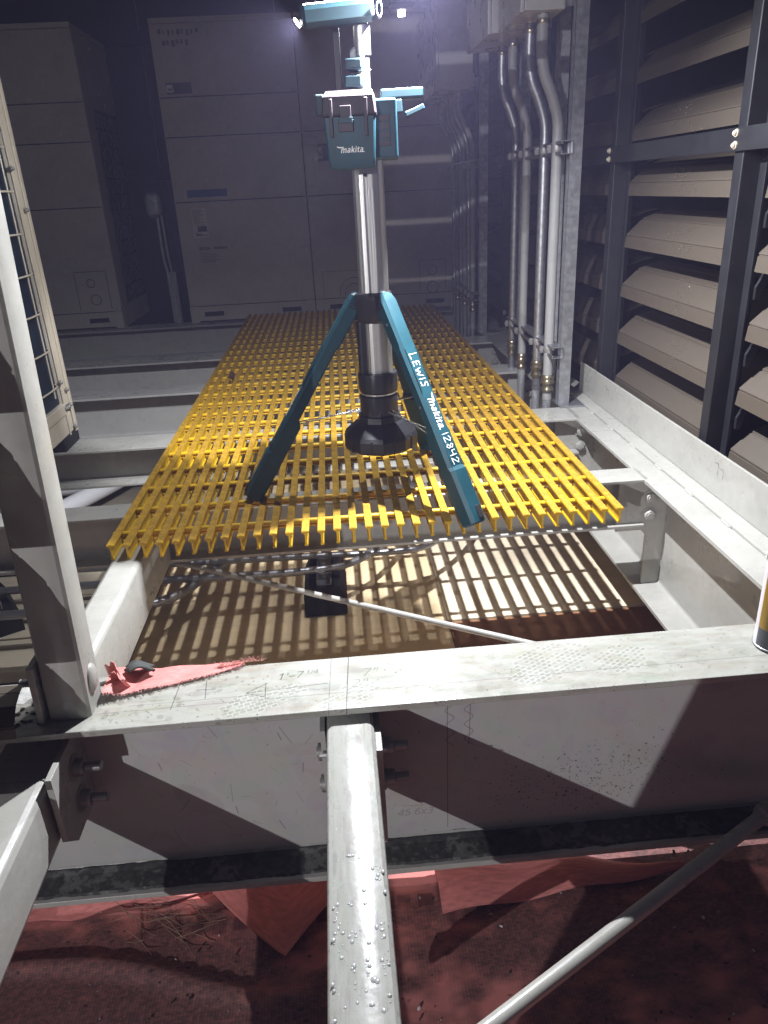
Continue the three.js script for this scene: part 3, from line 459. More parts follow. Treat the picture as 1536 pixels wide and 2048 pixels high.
// ------------------------------------------------------------------ tripod work light
const LOGO = (g, w, h, col) => { // lower-case italic wordmark with a swash on its first letter
  g.fillStyle = col; g.save(); g.transform(1, 0, -0.16, 1, 0, 0); g.font = `bold ${h * 0.86 | 0}px sans-serif`; const tw = g.measureText('makita').width; const k = (w * 0.80) / tw; g.translate(w * 0.19, h * 0.80); g.scale(k, 1); g.fillText('makita', 0, 0); g.restore();
  g.beginPath(); g.moveTo(w * 0.02, h * 0.10); g.quadraticCurveTo(w * 0.12, h * 0.2, w * 0.27, h * 0.17); g.lineTo(w * 0.27, h * 0.30); g.quadraticCurveTo(w * 0.10, h * 0.34, w * 0.05, h * 0.22); g.fill(); g.fillRect(w * 0.84, h * 0.72, w * 0.15, h * 0.09); };
const logoTex = ctex(512, 160, (g, w, h) => LOGO(g, w, h, '#f2f2f0'));
const hand = (strokes) => ctex(512, 160, (g, w, h) => { g.strokeStyle = '#eef0ee'; g.lineWidth = 11; g.lineCap = g.lineJoin = 'round'; for (const st of strokes) { g.beginPath(); st.forEach(([x, y], i) => (i ? g.lineTo(x * w, y * h) : g.moveTo(x * w, y * h))); g.stroke(); } });
const nameTex = hand([[[0.06, 0.12], [0.06, 0.85], [0.19, 0.80]], [[0.27, 0.2], [0.27, 0.82], [0.38, 0.80]], [[0.27, 0.2], [0.38, 0.2]], [[0.27, 0.5], [0.36, 0.5]], [[0.45, 0.3], [0.50, 0.82], [0.56, 0.42], [0.61, 0.82], [0.67, 0.28]], [[0.745, 0.22], [0.745, 0.82]], [[0.95, 0.24], [0.87, 0.17], [0.83, 0.32], [0.93, 0.55], [0.92, 0.78], [0.82, 0.8]]]);
const numTex = hand([[[0.05, 0.15], [0.06, 0.82]], [[0.14, 0.3], [0.21, 0.14], [0.29, 0.27], [0.14, 0.82], [0.31, 0.80]], [[0.47, 0.28], [0.40, 0.16], [0.37, 0.32], [0.49, 0.62], [0.44, 0.84], [0.36, 0.7], [0.48, 0.36], [0.47, 0.28]], [[0.56, 0.2], [0.56, 0.52], [0.71, 0.50]], [[0.69, 0.18], [0.70, 0.85]], [[0.78, 0.32], [0.85, 0.16], [0.93, 0.28], [0.78, 0.84], [0.96, 0.80]]]);
const decalMat = (map) => std({ map, transparent: true, roughness: 0.5 });
const ledMat = std({ color: 0x111111, emissive: C(1, 0.97, 0.93), emissiveIntensity: 60 });
function workLight(name, label, at, turn, lift, on) {
  const LED = on.size;
  const t = thing(name, label, 'work light', at); t.rotation.y = turn;
  const Y = (y) => y + lift * Math.max(0, Math.min(1, (y - 0.7) / 0.1));   // a taller mast lifts everything above it
  // legs: hinge near the mast, outward face carries the writing
  for (const [k, ang] of [[0, 178], [1, 56], [2, -62]].entries()) {
    const a = (ang[1]) * Math.PI / 180; void k;
    const hinge = V(Math.cos(a) * 0.052, 0.487, Math.sin(a) * 0.052), foot = V(Math.cos(a) * 0.352, 0.008, Math.sin(a) * 0.352);
    const up = hinge.clone().sub(foot).normalize(), tang = V(-Math.sin(a), 0, Math.cos(a)), out = tang.clone().cross(up).normalize(); if (out.x * Math.cos(a) + out.z * Math.sin(a) < 0) out.negate(); const right = up.clone().cross(out);
    const L = hinge.distanceTo(foot);
    const P = (x, y, z) => { const p = hinge.clone().addScaledVector(right, x).addScaledVector(up, -y).addScaledVector(out, z); return [p.x, p.y, p.z]; };
    const ring = (y, w, z0, z1, c) => [P(-w + c, y, z1), P(w - c, y, z1), P(w, y, z1 - c), P(w, y, z0 + c * 0.6), P(w - c * 0.6, y, z0), P(-w + c * 0.6, y, z0), P(-w, y, z0 + c * 0.6), P(-w, y, z1 - c)].reverse();
    const g = loft([ring(-0.032, 0.012, -0.004, 0.012, 0.004), ring(-0.024, 0.018, -0.012, 0.018, 0.005), ring(-0.008, 0.0225, -0.016, 0.0215, 0.007), ring(0.105, 0.0225, -0.016, 0.0215, 0.007), ring(0.112, 0.0240, -0.012, 0.0215, 0.008), ring(0.318, 0.0225, -0.012, 0.0215, 0.008), ring(0.332, 0.0245, -0.024, 0.0230, 0.008), ring(0.355, 0.0245, -0.024, 0.0230, 0.008), ring(0.420, 0.0240, -0.024, 0.0215, 0.008), ring(0.430, 0.0245, -0.024, 0.0265, 0.008), ring(L - 0.035, 0.0245, -0.024, 0.0265, 0.008), ring(L - 0.004, 0.0235, -0.022, 0.0245, 0.008), ring(L, 0.020, -0.016, 0.020, 0.007)], 0.35);
    const leg = part(t, 'leg', g, M.teal);
    const face = (w, h, y, z, map, nm) => { const q = new THREE.PlaneGeometry(w, h); q.rotateZ(-Math.PI / 2); const p = q.attributes.position; for (let i = 0; i < p.count; i++) p.setXYZ(i, ...P(p.getX(i), y - p.getY(i), z)); q.computeVertexNormals(); part(leg, nm, q, decalMat(map)); };
    if (ang[1] === 56 || ang[1] === 178) {
      if (ang[1] === 56) { face(0.094, 0.030, 0.175, 0.0221, nameTex, 'handwriting'); face(0.084, 0.029, 0.377, 0.0238, numTex, 'handwriting'); }
      face(0.096, 0.030, 0.280, 0.0226, logoTex, 'lettering');
    }
    const ribs = [];
    // recessed frames round the written panels, four small holes at the hinge, slot at the foot
    for (const [y0, y1] of [[0.118, 0.228], [0.345, 0.425]]) for (const sx of [-1, 1]) ribs.push([y0, y1, sx]);
    const tr = (q) => { const m = new THREE.Matrix4().makeBasis(right, up, out).setPosition(hinge); return q.applyMatrix4(m); };
    for (const [y0, y1, sx] of ribs) part(leg, 'panel_rib', uvm(tr(box0(0.0012, y1 - y0, 0.0014, sx * 0.0158, -(y0 + y1) / 2, 0.0222))), M.teal);
    for (const sx of [-1, 1]) for (const sy of [-1, 1]) for (const side of [-1, 1]) part(leg, 'hinge_hole', uvm(tr(box0(0.0016, 0.0058, 0.0058, side * 0.0222, 0.002 + sy * 0.0042, 0.003 + sx * 0.0042))), M.rubber);
    part(leg, 'foot_slot', uvm(tr(box0(0.014, 0.032, 0.004, 0.006, -(L - 0.026), 0.0262, 0.0015))), M.rubber);
    for (const yy of [0.045, 0.26, 0.47]) part(leg, 'screw', tr(place(new THREE.CylinderGeometry(0.0034, 0.0034, 0.0016, 12), -0.0232, -yy, 0.002, 0, 0, Math.PI / 2)), M.bolt);
    // wire struts from the centre foot to the leg
    const sg = []; for (const s of [-1, 1]) { const b = V(...P(s * 0.012, 0.325, -0.018)), c = V(Math.cos(a) * 0.045, 0.226, Math.sin(a) * 0.045).addScaledVector(tang, s * 0.008); sg.push(cyl(c, b, 0.0017, 0.0017, 8)); }
    part(t, 'strut', merge(sg), M.alu);
  }
  const lathe = (pts, seg = 12, y0 = 0, cr = 0.5) => { const g = new THREE.LatheGeometry(pts.map(([r, y]) => new THREE.Vector2(r, y + y0)), seg); return toCreasedNormals(uvm(g), cr); };
  // centre foot: faceted skirt with slots
  part(t, 'centre_foot', lathe([[0.001, 0.124], [0.090, 0.124], [0.098, 0.132], [0.099, 0.158], [0.094, 0.168], [0.066, 0.192], [0.058, 0.197], [0.056, 0.212], [0.050, 0.214], [0.050, 0.228], [0.001, 0.228]], 10, 0, 0.15), M.blackPlastic);
  { const gs = []; for (let k = 0; k < 10; k++) { const a = (k + 0.5) / 10 * 6.2832; const q = box0(0.0040, 0.036, 0.006, 0, 0.146, 0.0925); q.rotateY(a); gs.push(q); } part(t, 'foot_slot', uvm(merge(gs)), M.rubber); }
  part(t, 'neck', lathe([[0.001, 0.215], [0.047, 0.215], [0.049, 0.222], [0.049, 0.262], [0.045, 0.268], [0.001, 0.268]], 40), M.blackPlastic);
  part(t, 'chrome_ring', lathe([[0.043, 0.2655], [0.0465, 0.268], [0.0465, 0.2715], [0.043, 0.273]], 40), M.alu);
  part(t, 'collar', lathe([[0.001, 0.270], [0.044, 0.270], [0.049, 0.276], [0.0505, 0.284], [0.0505, 0.318], [0.049, 0.322], [0.036, 0.323]], 40), M.blackPlastic);
  // black spine behind the exposed lower pole, and the hub on top
  const sp1 = bx(-0.046, 0.012, 0.272, 0.455, -0.040, 0.020, 0.010); part(t, 'spine', sp1, M.blackPlastic);
  const hubR = (y, r, c) => { const o = []; for (let k = 0; k < 12; k++) { const a = k / 12 * 6.2832; const q = r * (1 + c * Math.cos(3 * (a - 0.98))); o.push([Math.cos(-a) * q, y, Math.sin(-a) * q]); } return o; };
  part(t, 'hub', loft([hubR(0.448, 0.043, 0.02), hubR(0.455, 0.050, 0.10), hubR(0.475, 0.053, 0.12), hubR(0.505, 0.053, 0.12), hubR(0.516, 0.048, 0.08), hubR(0.519, 0.042, 0.0)], 0.6), M.blackPlastic);
  // mast: extruded aluminium, two lobes
  const mast = (w, d, y0, y1, nm, x = 0, z = 0) => { const s = new THREE.Shape(), N = 64; for (let i = 0; i < N; i++) { const a = i / N * 6.2832, e = 1 - 0.09 * Math.exp(-(((a - 4.55 + 9.4248) % 6.2832 - 3.1416) ** 2) / 0.012) - 0.05 * Math.exp(-(((a - 4.95 + 9.4248) % 6.2832 - 3.1416) ** 2) / 0.01) - 0.05 * Math.exp(-(((a - 3.9 + 9.4248) % 6.2832 - 3.1416) ** 2) / 0.006), c = Math.cos(a), q = Math.sin(a); s[i ? 'lineTo' : 'moveTo'](Math.sign(c) * Math.abs(c) ** 0.72 * w / 2 * e, Math.sign(q) * Math.abs(q) ** 0.72 * d / 2 * e); } s.closePath();
    const g = ext(s, y1 - y0); g.rotateX(-Math.PI / 2); g.translate(x, y0, z); return part(t, nm, toCreasedNormals(uvm(g), 0.7), M.alu); };
  mast(0.066, 0.060, 0.318, 0.452, 'lower_pole', 0.006, 0.004);
  mast(0.072, 0.066, 0.516, Y(0.83), 'mast', 0.002, 0);
  const hole = new THREE.CylinderGeometry(0.0036, 0.0036, 0.004, 16); hole.rotateX(Math.PI / 2); part(t, 'mast_hole', hole, M.rubber).position.set(-0.006, Y(0.79) - 0.012, 0.0325);
  // battery housing
  const H = new THREE.Group(); H.name = 'battery_housing'; t.add(H); H.position.set(-0.04, lift, 0.085); H.rotation.y = -0.10;
  const hs = (y, w0, w1, z0, z1) => [[w0, y, z1], [w1, y, z1], [w1 + 0.004, y, z1 - 0.005], [w1 + 0.004, y, z0], [w0 - 0.004, y, z0], [w0 - 0.004, y, z1 - 0.005]].reverse();
  part(H, 'front_cover', loft([hs(0.790, -0.036, 0.046, -0.07, 0.010), hs(0.793, -0.040, 0.050, -0.07, 0.013), hs(0.808, -0.042, 0.052, -0.07, 0.015), hs(0.891, -0.047, 0.056, -0.07, 0.015)], 0.5), M.teal);
  part(H, 'lid', loft([hs(0.893, -0.050, 0.058, -0.075, 0.013), hs(0.897, -0.051, 0.059, -0.075, 0.015), hs(0.930, -0.047, 0.055, -0.075, 0.010), hs(0.942, -0.040, 0.050, -0.07, 0.000)], 0.5), M.lidPlastic);
  part(H, 'latch', merge([bx(-0.019, 0.013, 0.862, 0.886, 0.014, 0.019, 0.002), bx(-0.015, 0.009, 0.884, 0.912, 0.014, 0.021, 0.002)]), M.lidPlastic);
  part(H, 'latch_tab', bx(-0.017, 0.011, 0.879, 0.890, 0.0195, 0.0225, 0.001), M.tealPale);
  for (const x of [-0.034, 0.040]) part(H, 'rib', bx(x - 0.004, x + 0.004, 0.852, 0.926, 0.011, 0.0175, 0.0025), M.lidPlastic);
  { const q = new THREE.PlaneGeometry(0.062, 0.019); q.translate(0.003, 0.828, 0.0156); part(H, 'lettering', q, decalMat(logoTex)); }
  part(H, 'rear_housing', bx(0.040, 0.105, 0.808, 0.925, -0.150, -0.012, 0.006), M.teal);
  part(H, 'vent', merge([0, 1, 2, 3].map((k) => bx(0.064, 0.090, 0.832 + k * 0.016, 0.845 + k * 0.016, -0.013, -0.0105, 0.001))), M.lidPlastic);
  part(H, 'side_knob', bx(-0.068, -0.049, 0.896, 0.938, -0.03, -0.005, 0.005), M.tealDark);
  part(H, 'bracket', merge([bx(0.070, 0.165, 0.928, 0.948, -0.10, -0.07, 0.004), bx(0.085, 0.118, 0.900, 0.927, -0.098, -0.070, 0.003), uvm(place(box0(0.045, 0.012, 0.028, 0, 0, 0, 0.003), 0.145, 0.903, -0.085, 0, 0, 0.35))]), M.tealDark);
  part(H, 'catch', merge([bx(-0.005, 0.032, 0.952, 0.975, -0.075, -0.045, 0.004), bx(-0.003, 0.034, 0.985, 1.006, -0.075, -0.045, 0.004)]), M.tealDark);
  part(H, 'catch_post', bx(0.006, 0.024, 0.935, 1.03, -0.086, -0.074, 0.003), M.blackPlastic);
  part(H, 'strap', bx(-0.028, -0.014, 0.93, 1.07, -0.10, -0.092, 0.002), M.blackPlastic);
  // upper mast and lamp heads
  part(t, 'inner_pole', cyl(V(0.004, Y(0.93), 0), V(0.004, Y(1.075), 0), 0.014, 0.014, 24), M.alu);
  part(t, 'sleeve', merge([cyl(V(0.004, Y(1.015), 0), V(0.004, Y(1.07), 0), 0.018, 0.018, 24)]), M.alu);
  part(t, 'release_rod', merge([cyl(V(0.004, Y(0.93), 0.0225), V(0.004, Y(1.04), 0.0225), 0.0016, 0.0016, 8), cyl(V(-0.008, Y(0.985), 0.0225), V(0.018, Y(0.985), 0.0225), 0.0012, 0.0012, 8)]), M.alu);
  const HEAD = V(0, Y(1.0) - 1.0, 0);
  const hd = (nm, w, x, y, z, rx, rz) => { const g = new THREE.Group(); g.name = nm; g.position.set(x, y + HEAD.y, z); g.rotation.set(rx, 0, rz); t.add(g);
    const e = (q, s) => [[q, -0.012 * s, 0.026 * s], [q, 0.010 * s, 0.026 * s], [q, 0.021 * s, 0.016 * s], [q, 0.021 * s, -0.020 * s], [q, 0.004 * s, -0.028 * s], [q, -0.017 * s, -0.020 * s], [q, -0.020 * s, 0.010 * s]];
    part(g, 'head_shell', loft([e(-w / 2, 0.8), e(-w / 2 + 0.006, 1), e(w / 2 - 0.006, 1), e(w / 2, 0.8)], 0.6), M.tealDark); return g; };
  const h1 = hd('lamp_head', 0.150, -0.045, 1.088, 0.02, 0, 0.06);
  part(h1, 'lens', bx(-0.07, 0.07, 0.0205, 0.024, -0.015, 0.012, 0.001), ledMat);
  const h2 = hd('lamp_head', 0.150, 0.125, 1.185, -0.33, 0, 0.0);
  part(t, 'arm', tube([V(0.01, 1.12 + HEAD.y, -0.01), V(0.06, 1.20 + HEAD.y, -0.06), V(0.11, 1.22 + HEAD.y, -0.22), V(0.125, 1.20 + HEAD.y, -0.33)], 0.009, 30, 10), M.blackPlastic);
  part(h2, 'lens_frame', bx(-0.03, 0.03, -0.030, -0.0165, -0.020, 0.020, 0.002), M.blackPlastic);
  part(t, 'hook', place(new THREE.TorusGeometry(0.007, 0.0018, 8, 24).scale(0.8, 2.0, 1), 0.040, 1.090 + HEAD.y, 0.05, 0, 0, 0), M.alu);
  // the lit LED face and its light
  const tilt = on.tilt, nrm = V(0, -Math.cos(tilt), Math.sin(tilt)), p = V(0.125, 1.185 - 0.036, -0.327).add(HEAD).addScaledVector(nrm, 0.0);
  const face = part(t, 'led_face', new THREE.BoxGeometry(LED, LED, 0.004), ledMat); face.position.copy(p); face.lookAt(at[0], at[1], at[2]); face.quaternion.setFromUnitVectors(V(0, 0, 1), nrm);
  const l = new THREE.RectAreaLight(on.color, on.power, LED, LED); l.name = 'work_light_beam'; l.position.copy(p).addScaledVector(nrm, 0.004); l.quaternion.setFromUnitVectors(V(0, 0, -1), nrm); t.add(l);
  if (on.front) { // third head, above the mast, turned to the front
    part(t, 'arm', tube([V(0.004, 1.07 + HEAD.y, 0), V(0.03, 1.16 + HEAD.y, 0.01), V(0.09, 1.215 + HEAD.y, 0.03)], 0.010, 16, 10), M.blackPlastic);
    const h3 = hd('lamp_head', 0.150, 0.130, 1.220, 0.040, 0, 0.0); void h3;
    const n3 = V(0.0, -0.955, 0.24).normalize(), p3 = V(0.130, 1.185 + HEAD.y, 0.060), f3 = part(t, 'led_face', new THREE.BoxGeometry(LED, LED, 0.004), ledMat); f3.position.copy(p3); f3.quaternion.setFromUnitVectors(V(0, 0, 1), n3);
    const l3 = new THREE.RectAreaLight(on.color, on.front, LED, LED); l3.name = 'work_light_beam'; l3.position.copy(p3).addScaledVector(n3, 0.004); l3.quaternion.setFromUnitVectors(V(0, 0, -1), n3); t.add(l3); }
  if (on.side) { hd('lamp_head', 0.085, -0.086, 1.118, -0.14, 0, 0.0);
    part(t, 'arm', tube([V(0.0, 1.10 + HEAD.y, -0.01), V(-0.03, 1.115 + HEAD.y, -0.07), V(-0.05, 1.118 + HEAD.y, -0.12)], 0.009, 16, 10), M.blackPlastic); // second head: its own LED, turned to the left
    const n2 = V(-0.80, -0.55, 0.02).normalize(), p2 = V(-0.135, 1.105 + HEAD.y, -0.14), f2 = part(t, 'led_face', new THREE.BoxGeometry(LED, LED, 0.004), ledMat); f2.position.copy(p2); f2.quaternion.setFromUnitVectors(V(0, 0, 1), n2);
    const l2 = new THREE.RectAreaLight(on.color, on.side, LED, LED); l2.name = 'work_light_beam'; l2.position.copy(p2).addScaledVector(n2, 0.004); l2.quaternion.setFromUnitVectors(V(0, 0, -1), n2); t.add(l2); }
  return t;
}
workLight('work_light', 'teal and black tripod work light standing on the yellow grating', [0.099, 0.001, -1.87], 0, 0, { size: 0.016, tilt: 0.52, power: LAMP1 * 0.08, side: LAMP1 * 0.32, front: LAMP1 * 1.85, color: 0xf6f8ff });
workLight('work_light', 'second teal tripod work light behind the camera at the left, lighting the front beam', [-2.55, FLOOR, 3.9], 2.6, 1.225, { size: 0.034, tilt: 1.15, power: LAMP2, color: 0xfbfaff });

// ------------------------------------------------------------------ condensers
function panel(t, x0, x1, y0, y1, z, name = 'panel', mat = M.unit, d = 0.012) { return part(t, name, bx(x0, x1, y0, y1, z - d, z, 0.003), mat); }
function label(t, x, y, z, w, h, map) { const g = new THREE.PlaneGeometry(w, h); g.translate(x, y, z); return part(t, 'sticker', g, std({ map, roughness: 0.5 })); }
const cautionTex = ctex(192, 320, (g, w, h) => { g.fillStyle = '#bdb6aa'; g.fillRect(0, 0, w, h); g.fillStyle = '#55504c'; for (let i = 0; i < 19; i++) g.fillRect(14, 16 + i * 9, rr(80, 160), 3); g.fillStyle = '#15151a'; g.fillRect(58, 196, 122, 62); g.fillStyle = '#8a8684'; g.fillRect(66, 206, 46, 12); g.fillRect(66, 228, 100, 4); g.fillStyle = '#45423f'; g.beginPath(); g.arc(34, 278, 11, 0, 7); g.arc(34, 302, 8, 0, 7); g.arc(166, 300, 9, 0, 7); g.fill(); });
const plateTex = ctex(256, 128, (g, w, h) => { g.fillStyle = '#50525c'; g.fillRect(0, 0, w, h); g.fillStyle = '#d2cfd0'; g.fillRect(6, 22, 66, 84); g.fillStyle = '#3a3a40'; g.beginPath(); g.moveTo(18, 42); g.lineTo(40, 74); g.lineTo(58, 36); g.lineTo(60, 88); g.lineTo(22, 88); g.fill(); });
const r410Tex = ctex(512, 256, (g, w, h) => { g.fillStyle = '#2e2c2e'; g.font = 'bold 62px sans-serif'; g.fillText('R410A', 10, 64); g.fillStyle = 'rgba(50,46,50,0.5)'; g.fillRect(250, 24, 230, 30); for (let i = 0; i < 6; i++) g.fillRect(12, 96 + i * 24, rr(160, 330), 8); });
const printTex = ctex(256, 128, (g, w, h) => { g.fillStyle = 'rgba(58,58,70,0.5)'; for (let i = 0; i < 9; i++) { g.fillRect(6 + i * 27, 14 + rr(0, 8), rr(8, 20), rr(22, 34)); if (i < 6) g.fillRect(22 + i * 27, 72 + rr(0, 8), rr(8, 20), rr(22, 34)); } });
function condenser(label_, x0, x1, group, o = {}) {
  const t = thing('condenser_unit', label_, 'air conditioner', [0, 0, 0], group), zf = -5.25, zb = -6.02, y0 = -0.038, y1 = 1.735;
  part(t, 'cabinet', bx(x0 + 0.006, x1 - 0.006, y0 + 0.05, y1 - 0.01, zb, zf - 0.012), M.unitDark);
  part(t, 'top_cover', bx(x0, x1, y1 - 0.03, y1, zb - 0.005, zf + 0.004, 0.006), M.unit);
  const rows = o.rows ?? [[0.075, 0.723], [0.729, 1.098], [1.104, 1.317], [1.323, 1.703]];
  const cols = o.cols ?? [[x0, x1]];
  for (const [ya, yb] of rows) for (const [ca, cb] of cols) panel(t, ca + 0.002, cb - 0.002, ya, yb, zf);
  const foot = part(t, 'base_rail', bx(x0 + 0.03, x1 - 0.03, y0 + 0.012, 0.070, zf - 0.02, zf + 0.002, 0.003), M.unit);
  for (const s of [x0 + 0.16, x1 - 0.16]) part(foot, 'slot', bx(s - 0.065, s + 0.065, 0.004, 0.034, zf + 0.0005, zf + 0.0035, 0.0012), M.rubber);
  for (const s of [x0, x1 - 0.055]) part(t, 'corner_post', bx(s, s + 0.055, y0, 0.073, zf - 0.05, zf + 0.004, 0.003), M.unit);
  part(t, 'side_panel', bx(x1 - 0.008, x1, y0, 0.10, zb, zf - 0.05), M.unit);
  if (!o.coil) { part(t, 'side_cover', bx(x1 - 0.006, x1, 0.10, y1 - 0.03, zb, zf - 0.014), M.unit); }
  part(t, 'left_cover', bx(x0, x0 + 0.006, 0.10, y1 - 0.03, zb, zf - 0.014), M.unit);
  const screws = []; for (const [ya] of rows) for (const x of [x0 + 0.03, x1 - 0.03]) { const c = new THREE.CylinderGeometry(0.006, 0.006, 0.004, 10); c.rotateX(Math.PI / 2); c.translate(x, ya + 0.012, zf + 0.001); screws.push(c); }
  part(t, 'screw', merge(screws), M.bolt);
  if (o.knockouts) for (const [x, y, r] of o.knockouts) part(t, 'knockout', place(new THREE.TorusGeometry(r, 0.0022, 6, 32), x, y, zf + 0.0005), M.unitDark);
  return t;
}
const finTex = dtex(256, (u, v) => { const k = 0.62 + 0.3 * Math.sin(u * 6.2832 * 64) + 0.3 * (fbm(u, v, 8, 3, 201) - 0.5); return [k, k, k]; }, true, 4);
const fins = std({ color: C(0.014, 0.045, 0.085), map: finTex, metalness: 0.2, roughness: 0.5 });
{
  const g = 'condensers in the back row';
  const a = condenser('tall condenser at the back left, partly behind the leaning near unit', -2.68, -1.43, g, { coil: true, knockouts: [[-1.60, 0.262, 0.026], [-1.585, 0.155, 0.033]] });
  part(a, 'service_seam', merge([bx(-1.70, -1.697, 0.09, 0.33, -5.2499, -5.2485), bx(-1.70, -1.49, 0.335, 0.338, -5.2499, -5.2485), bx(-1.493, -1.49, 0.09, 0.33, -5.2499, -5.2485)]), M.unitDark);
  part(a, 'coil', bx(-1.46, -1.435, 0.10, 1.30, -5.97, -5.43), std({ color: C(0.16, 0.44, 0.50), map: finTex, metalness: 0.3, roughness: 0.35 }));  // coil teal lightened to stand in for backlight that no lamp here gives
  part(a, 'side_cover', merge([bx(-1.436, -1.430, 1.30, 1.70, -6.01, -5.262), bx(-1.436, -1.430, 0.10, 1.30, -5.43, -5.262)]), M.unit);
  const gr = []; for (let k = 0; k < 13; k++) gr.push(cyl(V(-1.425, 0.12 + k * 0.097, -5.97), V(-1.425, 0.12 + k * 0.097, -5.43), 0.0028, 0.0028, 6)); for (let k = 0; k < 8; k++) gr.push(cyl(V(-1.422, 0.11, -5.95 + k * 0.07), V(-1.422, 1.3, -5.95 + k * 0.07), 0.0024, 0.0024, 6)); part(a, 'wire_guard', merge(gr), M.unitDark);
  const b = condenser('tall back condenser with blue tape and a caution sticker, left of the tripod mast', -0.975, -0.125, g, {});
  part(b, 'blue_tape', bx(-0.885, -0.632, 0.752, 0.797, -5.2495, -5.2488), std({ color: C(0.035, 0.075, 0.24), roughness: 0.7 }));
  label(b, -0.830, 0.600, -5.2485, 0.095, 0.178, cautionTex);
  label(b, -0.845, 1.367, -5.2485, 0.155, 0.06, plateTex);
  label(b, -0.76, 0.40, -5.2485, 0.20, 0.12, r410Tex).material.transparent = true;
  label(b, -0.80, 1.63, -5.2485, 0.26, 0.12, printTex).material.transparent = true;
  const c = condenser('tall condenser at the back behind the tripod mast, right half of the pair', -0.120, 0.865, g, { knockouts: [[0.690, 0.222, 0.030], [0.690, 0.112, 0.038]], rows: [[0.075, 0.723], [0.729, 1.098], [1.104, 1.703]] });
  part(c, 'service_seam', merge([bx(0.60, 0.602, 0.09, 0.29, -5.2499, -5.2485), bx(0.60, 0.78, 0.29, 0.292, -5.2499, -5.2485), bx(0.778, 0.78, 0.09, 0.29, -5.2499, -5.2485), bx(-0.06, -0.058, 0.09, 0.25, -5.2499, -5.2485), bx(-0.06, 0.24, 0.25, 0.252, -5.2499, -5.2485)]), M.unitDark);
  const arch = (r, w) => { const s = []; for (let k = 0; k <= 10; k++) { const q = Math.PI * k / 10; s.push(V(0.15 + w * Math.cos(q), 0.09 + r * Math.sin(q), -5.2485)); } return new THREE.TubeGeometry(new THREE.CatmullRomCurve3(s), 40, 0.002, 6); };
  part(c, 'knockout', merge([arch(0.115, 0.10), arch(0.075, 0.065)]), M.unitDark);
  part(c, 'handle', bx(-0.155 + 0.04, -0.02, 1.02, 1.07, -5.2495, -5.240, 0.004), M.unit);
  part(c, 'hinge_cover', bx(-0.115, -0.055, 0.78, 1.05, -5.2495, -5.243, 0.003), M.unit);
  { const s = label(c, 0.02, 0.975, -5.2485, 0.10, 0.10, plateTex); s.visible = true; }
}
{ // near left unit, seen along its coil face
  const t = thing('condenser_unit', 'cream framed condenser close at the left edge with blue fins behind a wire guard', 'air conditioner'), xf = -0.965;
  part(t, 'cabinet', bx(-1.75, -1.03, 0.02, 1.72, -2.655, -1.45), M.unitDark);
  part(t, 'corner_column', bx(-1.02, xf, 0.10, 1.72, -2.665, -2.594, 0.006), M.cream);
  part(t, 'column_lip', merge([bx(xf, xf + 0.006, 0.0, 1.72, -2.668, -2.645, 0.002), bx(xf, xf + 0.003, 0.0, 1.72, -2.60, -2.592, 0.001)]), M.cream);
  part(t, 'corner_column', bx(-1.02, xf, 0.10, 1.72, -1.55, -1.45, 0.006), M.cream);
  part(t, 'back_panel', bx(-1.75, -1.02, 0.0, 1.72, -2.668, -2.655), M.cream);
  part(t, 'coil', bx(-1.03, -0.977, 0.075, 1.70, -2.592, -1.55), fins);
  part(t, 'bottom_rail', bx(-1.01, xf + 0.004, 0.075, 0.115, -2.60, -1.45, 0.004), M.cream);
  part(t, 'foot_plate', bx(-1.01, xf - 0.002, 0.004, 0.074, -2.655, -1.45, 0.004), M.cream);
  part(t, 'top_cover', bx(-1.76, xf + 0.004, 1.72, 1.75, -2.67, -1.44, 0.006), M.cream);
  part(t, 'rubber_foot', bx(-1.06, xf + 0.004, -0.0385, 0.003, -2.67, -2.52, 0.006), M.rubber);
  part(t, 'rubber_foot', bx(-1.06, xf + 0.004, -0.0385, 0.003, -1.60, -1.45, 0.006), M.rubber);
  for (let k = 0; k < 13; k++) part(t, 'guard_wire', tube([V(xf - 0.012, 0.185 + k * 0.122, -2.585), V(xf + 0.006, 0.185 + k * 0.122, -2.565), V(xf + 0.008, 0.185 + k * 0.122, -2.3), V(xf + 0.008, 0.185 + k * 0.122, -1.53)], 0.003, 24, 8), M.cream);
  for (let k = 0; k < 5; k++) part(t, 'guard_wire', cyl(V(xf + 0.004, 0.15, -2.525 + k * 0.22), V(xf + 0.004, 1.68, -2.525 + k * 0.22), 0.003, 0.003, 8), M.cream);
  for (const [y, z] of [[0.19, -2.588], [0.155, -2.632], [0.098, -2.592], [0.098, -2.612], [0.10, -2.635], [0.02, -2.64], [0.86, -2.588], [0.74, -2.632], [1.2, -2.632]]) hexBolt(t, V(xf + 0.006, y, z), V(1, 0, 0), { r: 0.006, h: 0.005, washer: 0.008, name: 'screw' });
}
{ // isolator with its conduits in the gap between condensers
  const t = thing('isolator_switch', 'rounded grey isolator switch on a stand between the back condensers', 'switch', [-1.12, 0, -5.30]);
  part(t, 'casing', toCreasedNormals(uvm(new RoundedBoxGeometry(0.10, 0.15, 0.07, 4, 0.034)), 0.8), M.galvDull).position.set(0, 0.72, 0);
  part(t, 'conduit', tube([V(0.012, 0.66, 0), V(0.012, 0.38, 0), V(0.022, 0.3, 0), V(0.022, -0.03, 0)], 0.009, 40, 10), M.galv);
  part(t, 'conduit', tube([V(0.04, 0.66, 0), V(0.044, 0.4, 0), V(0.05, 0.32, 0), V(0.07, -0.03, 0)], 0.007, 40, 10), M.galv);
  part(t, 'stand', bx(0.028, 0.072, -0.038, 0.30, -0.02, -0.012), M.galvDull);
}

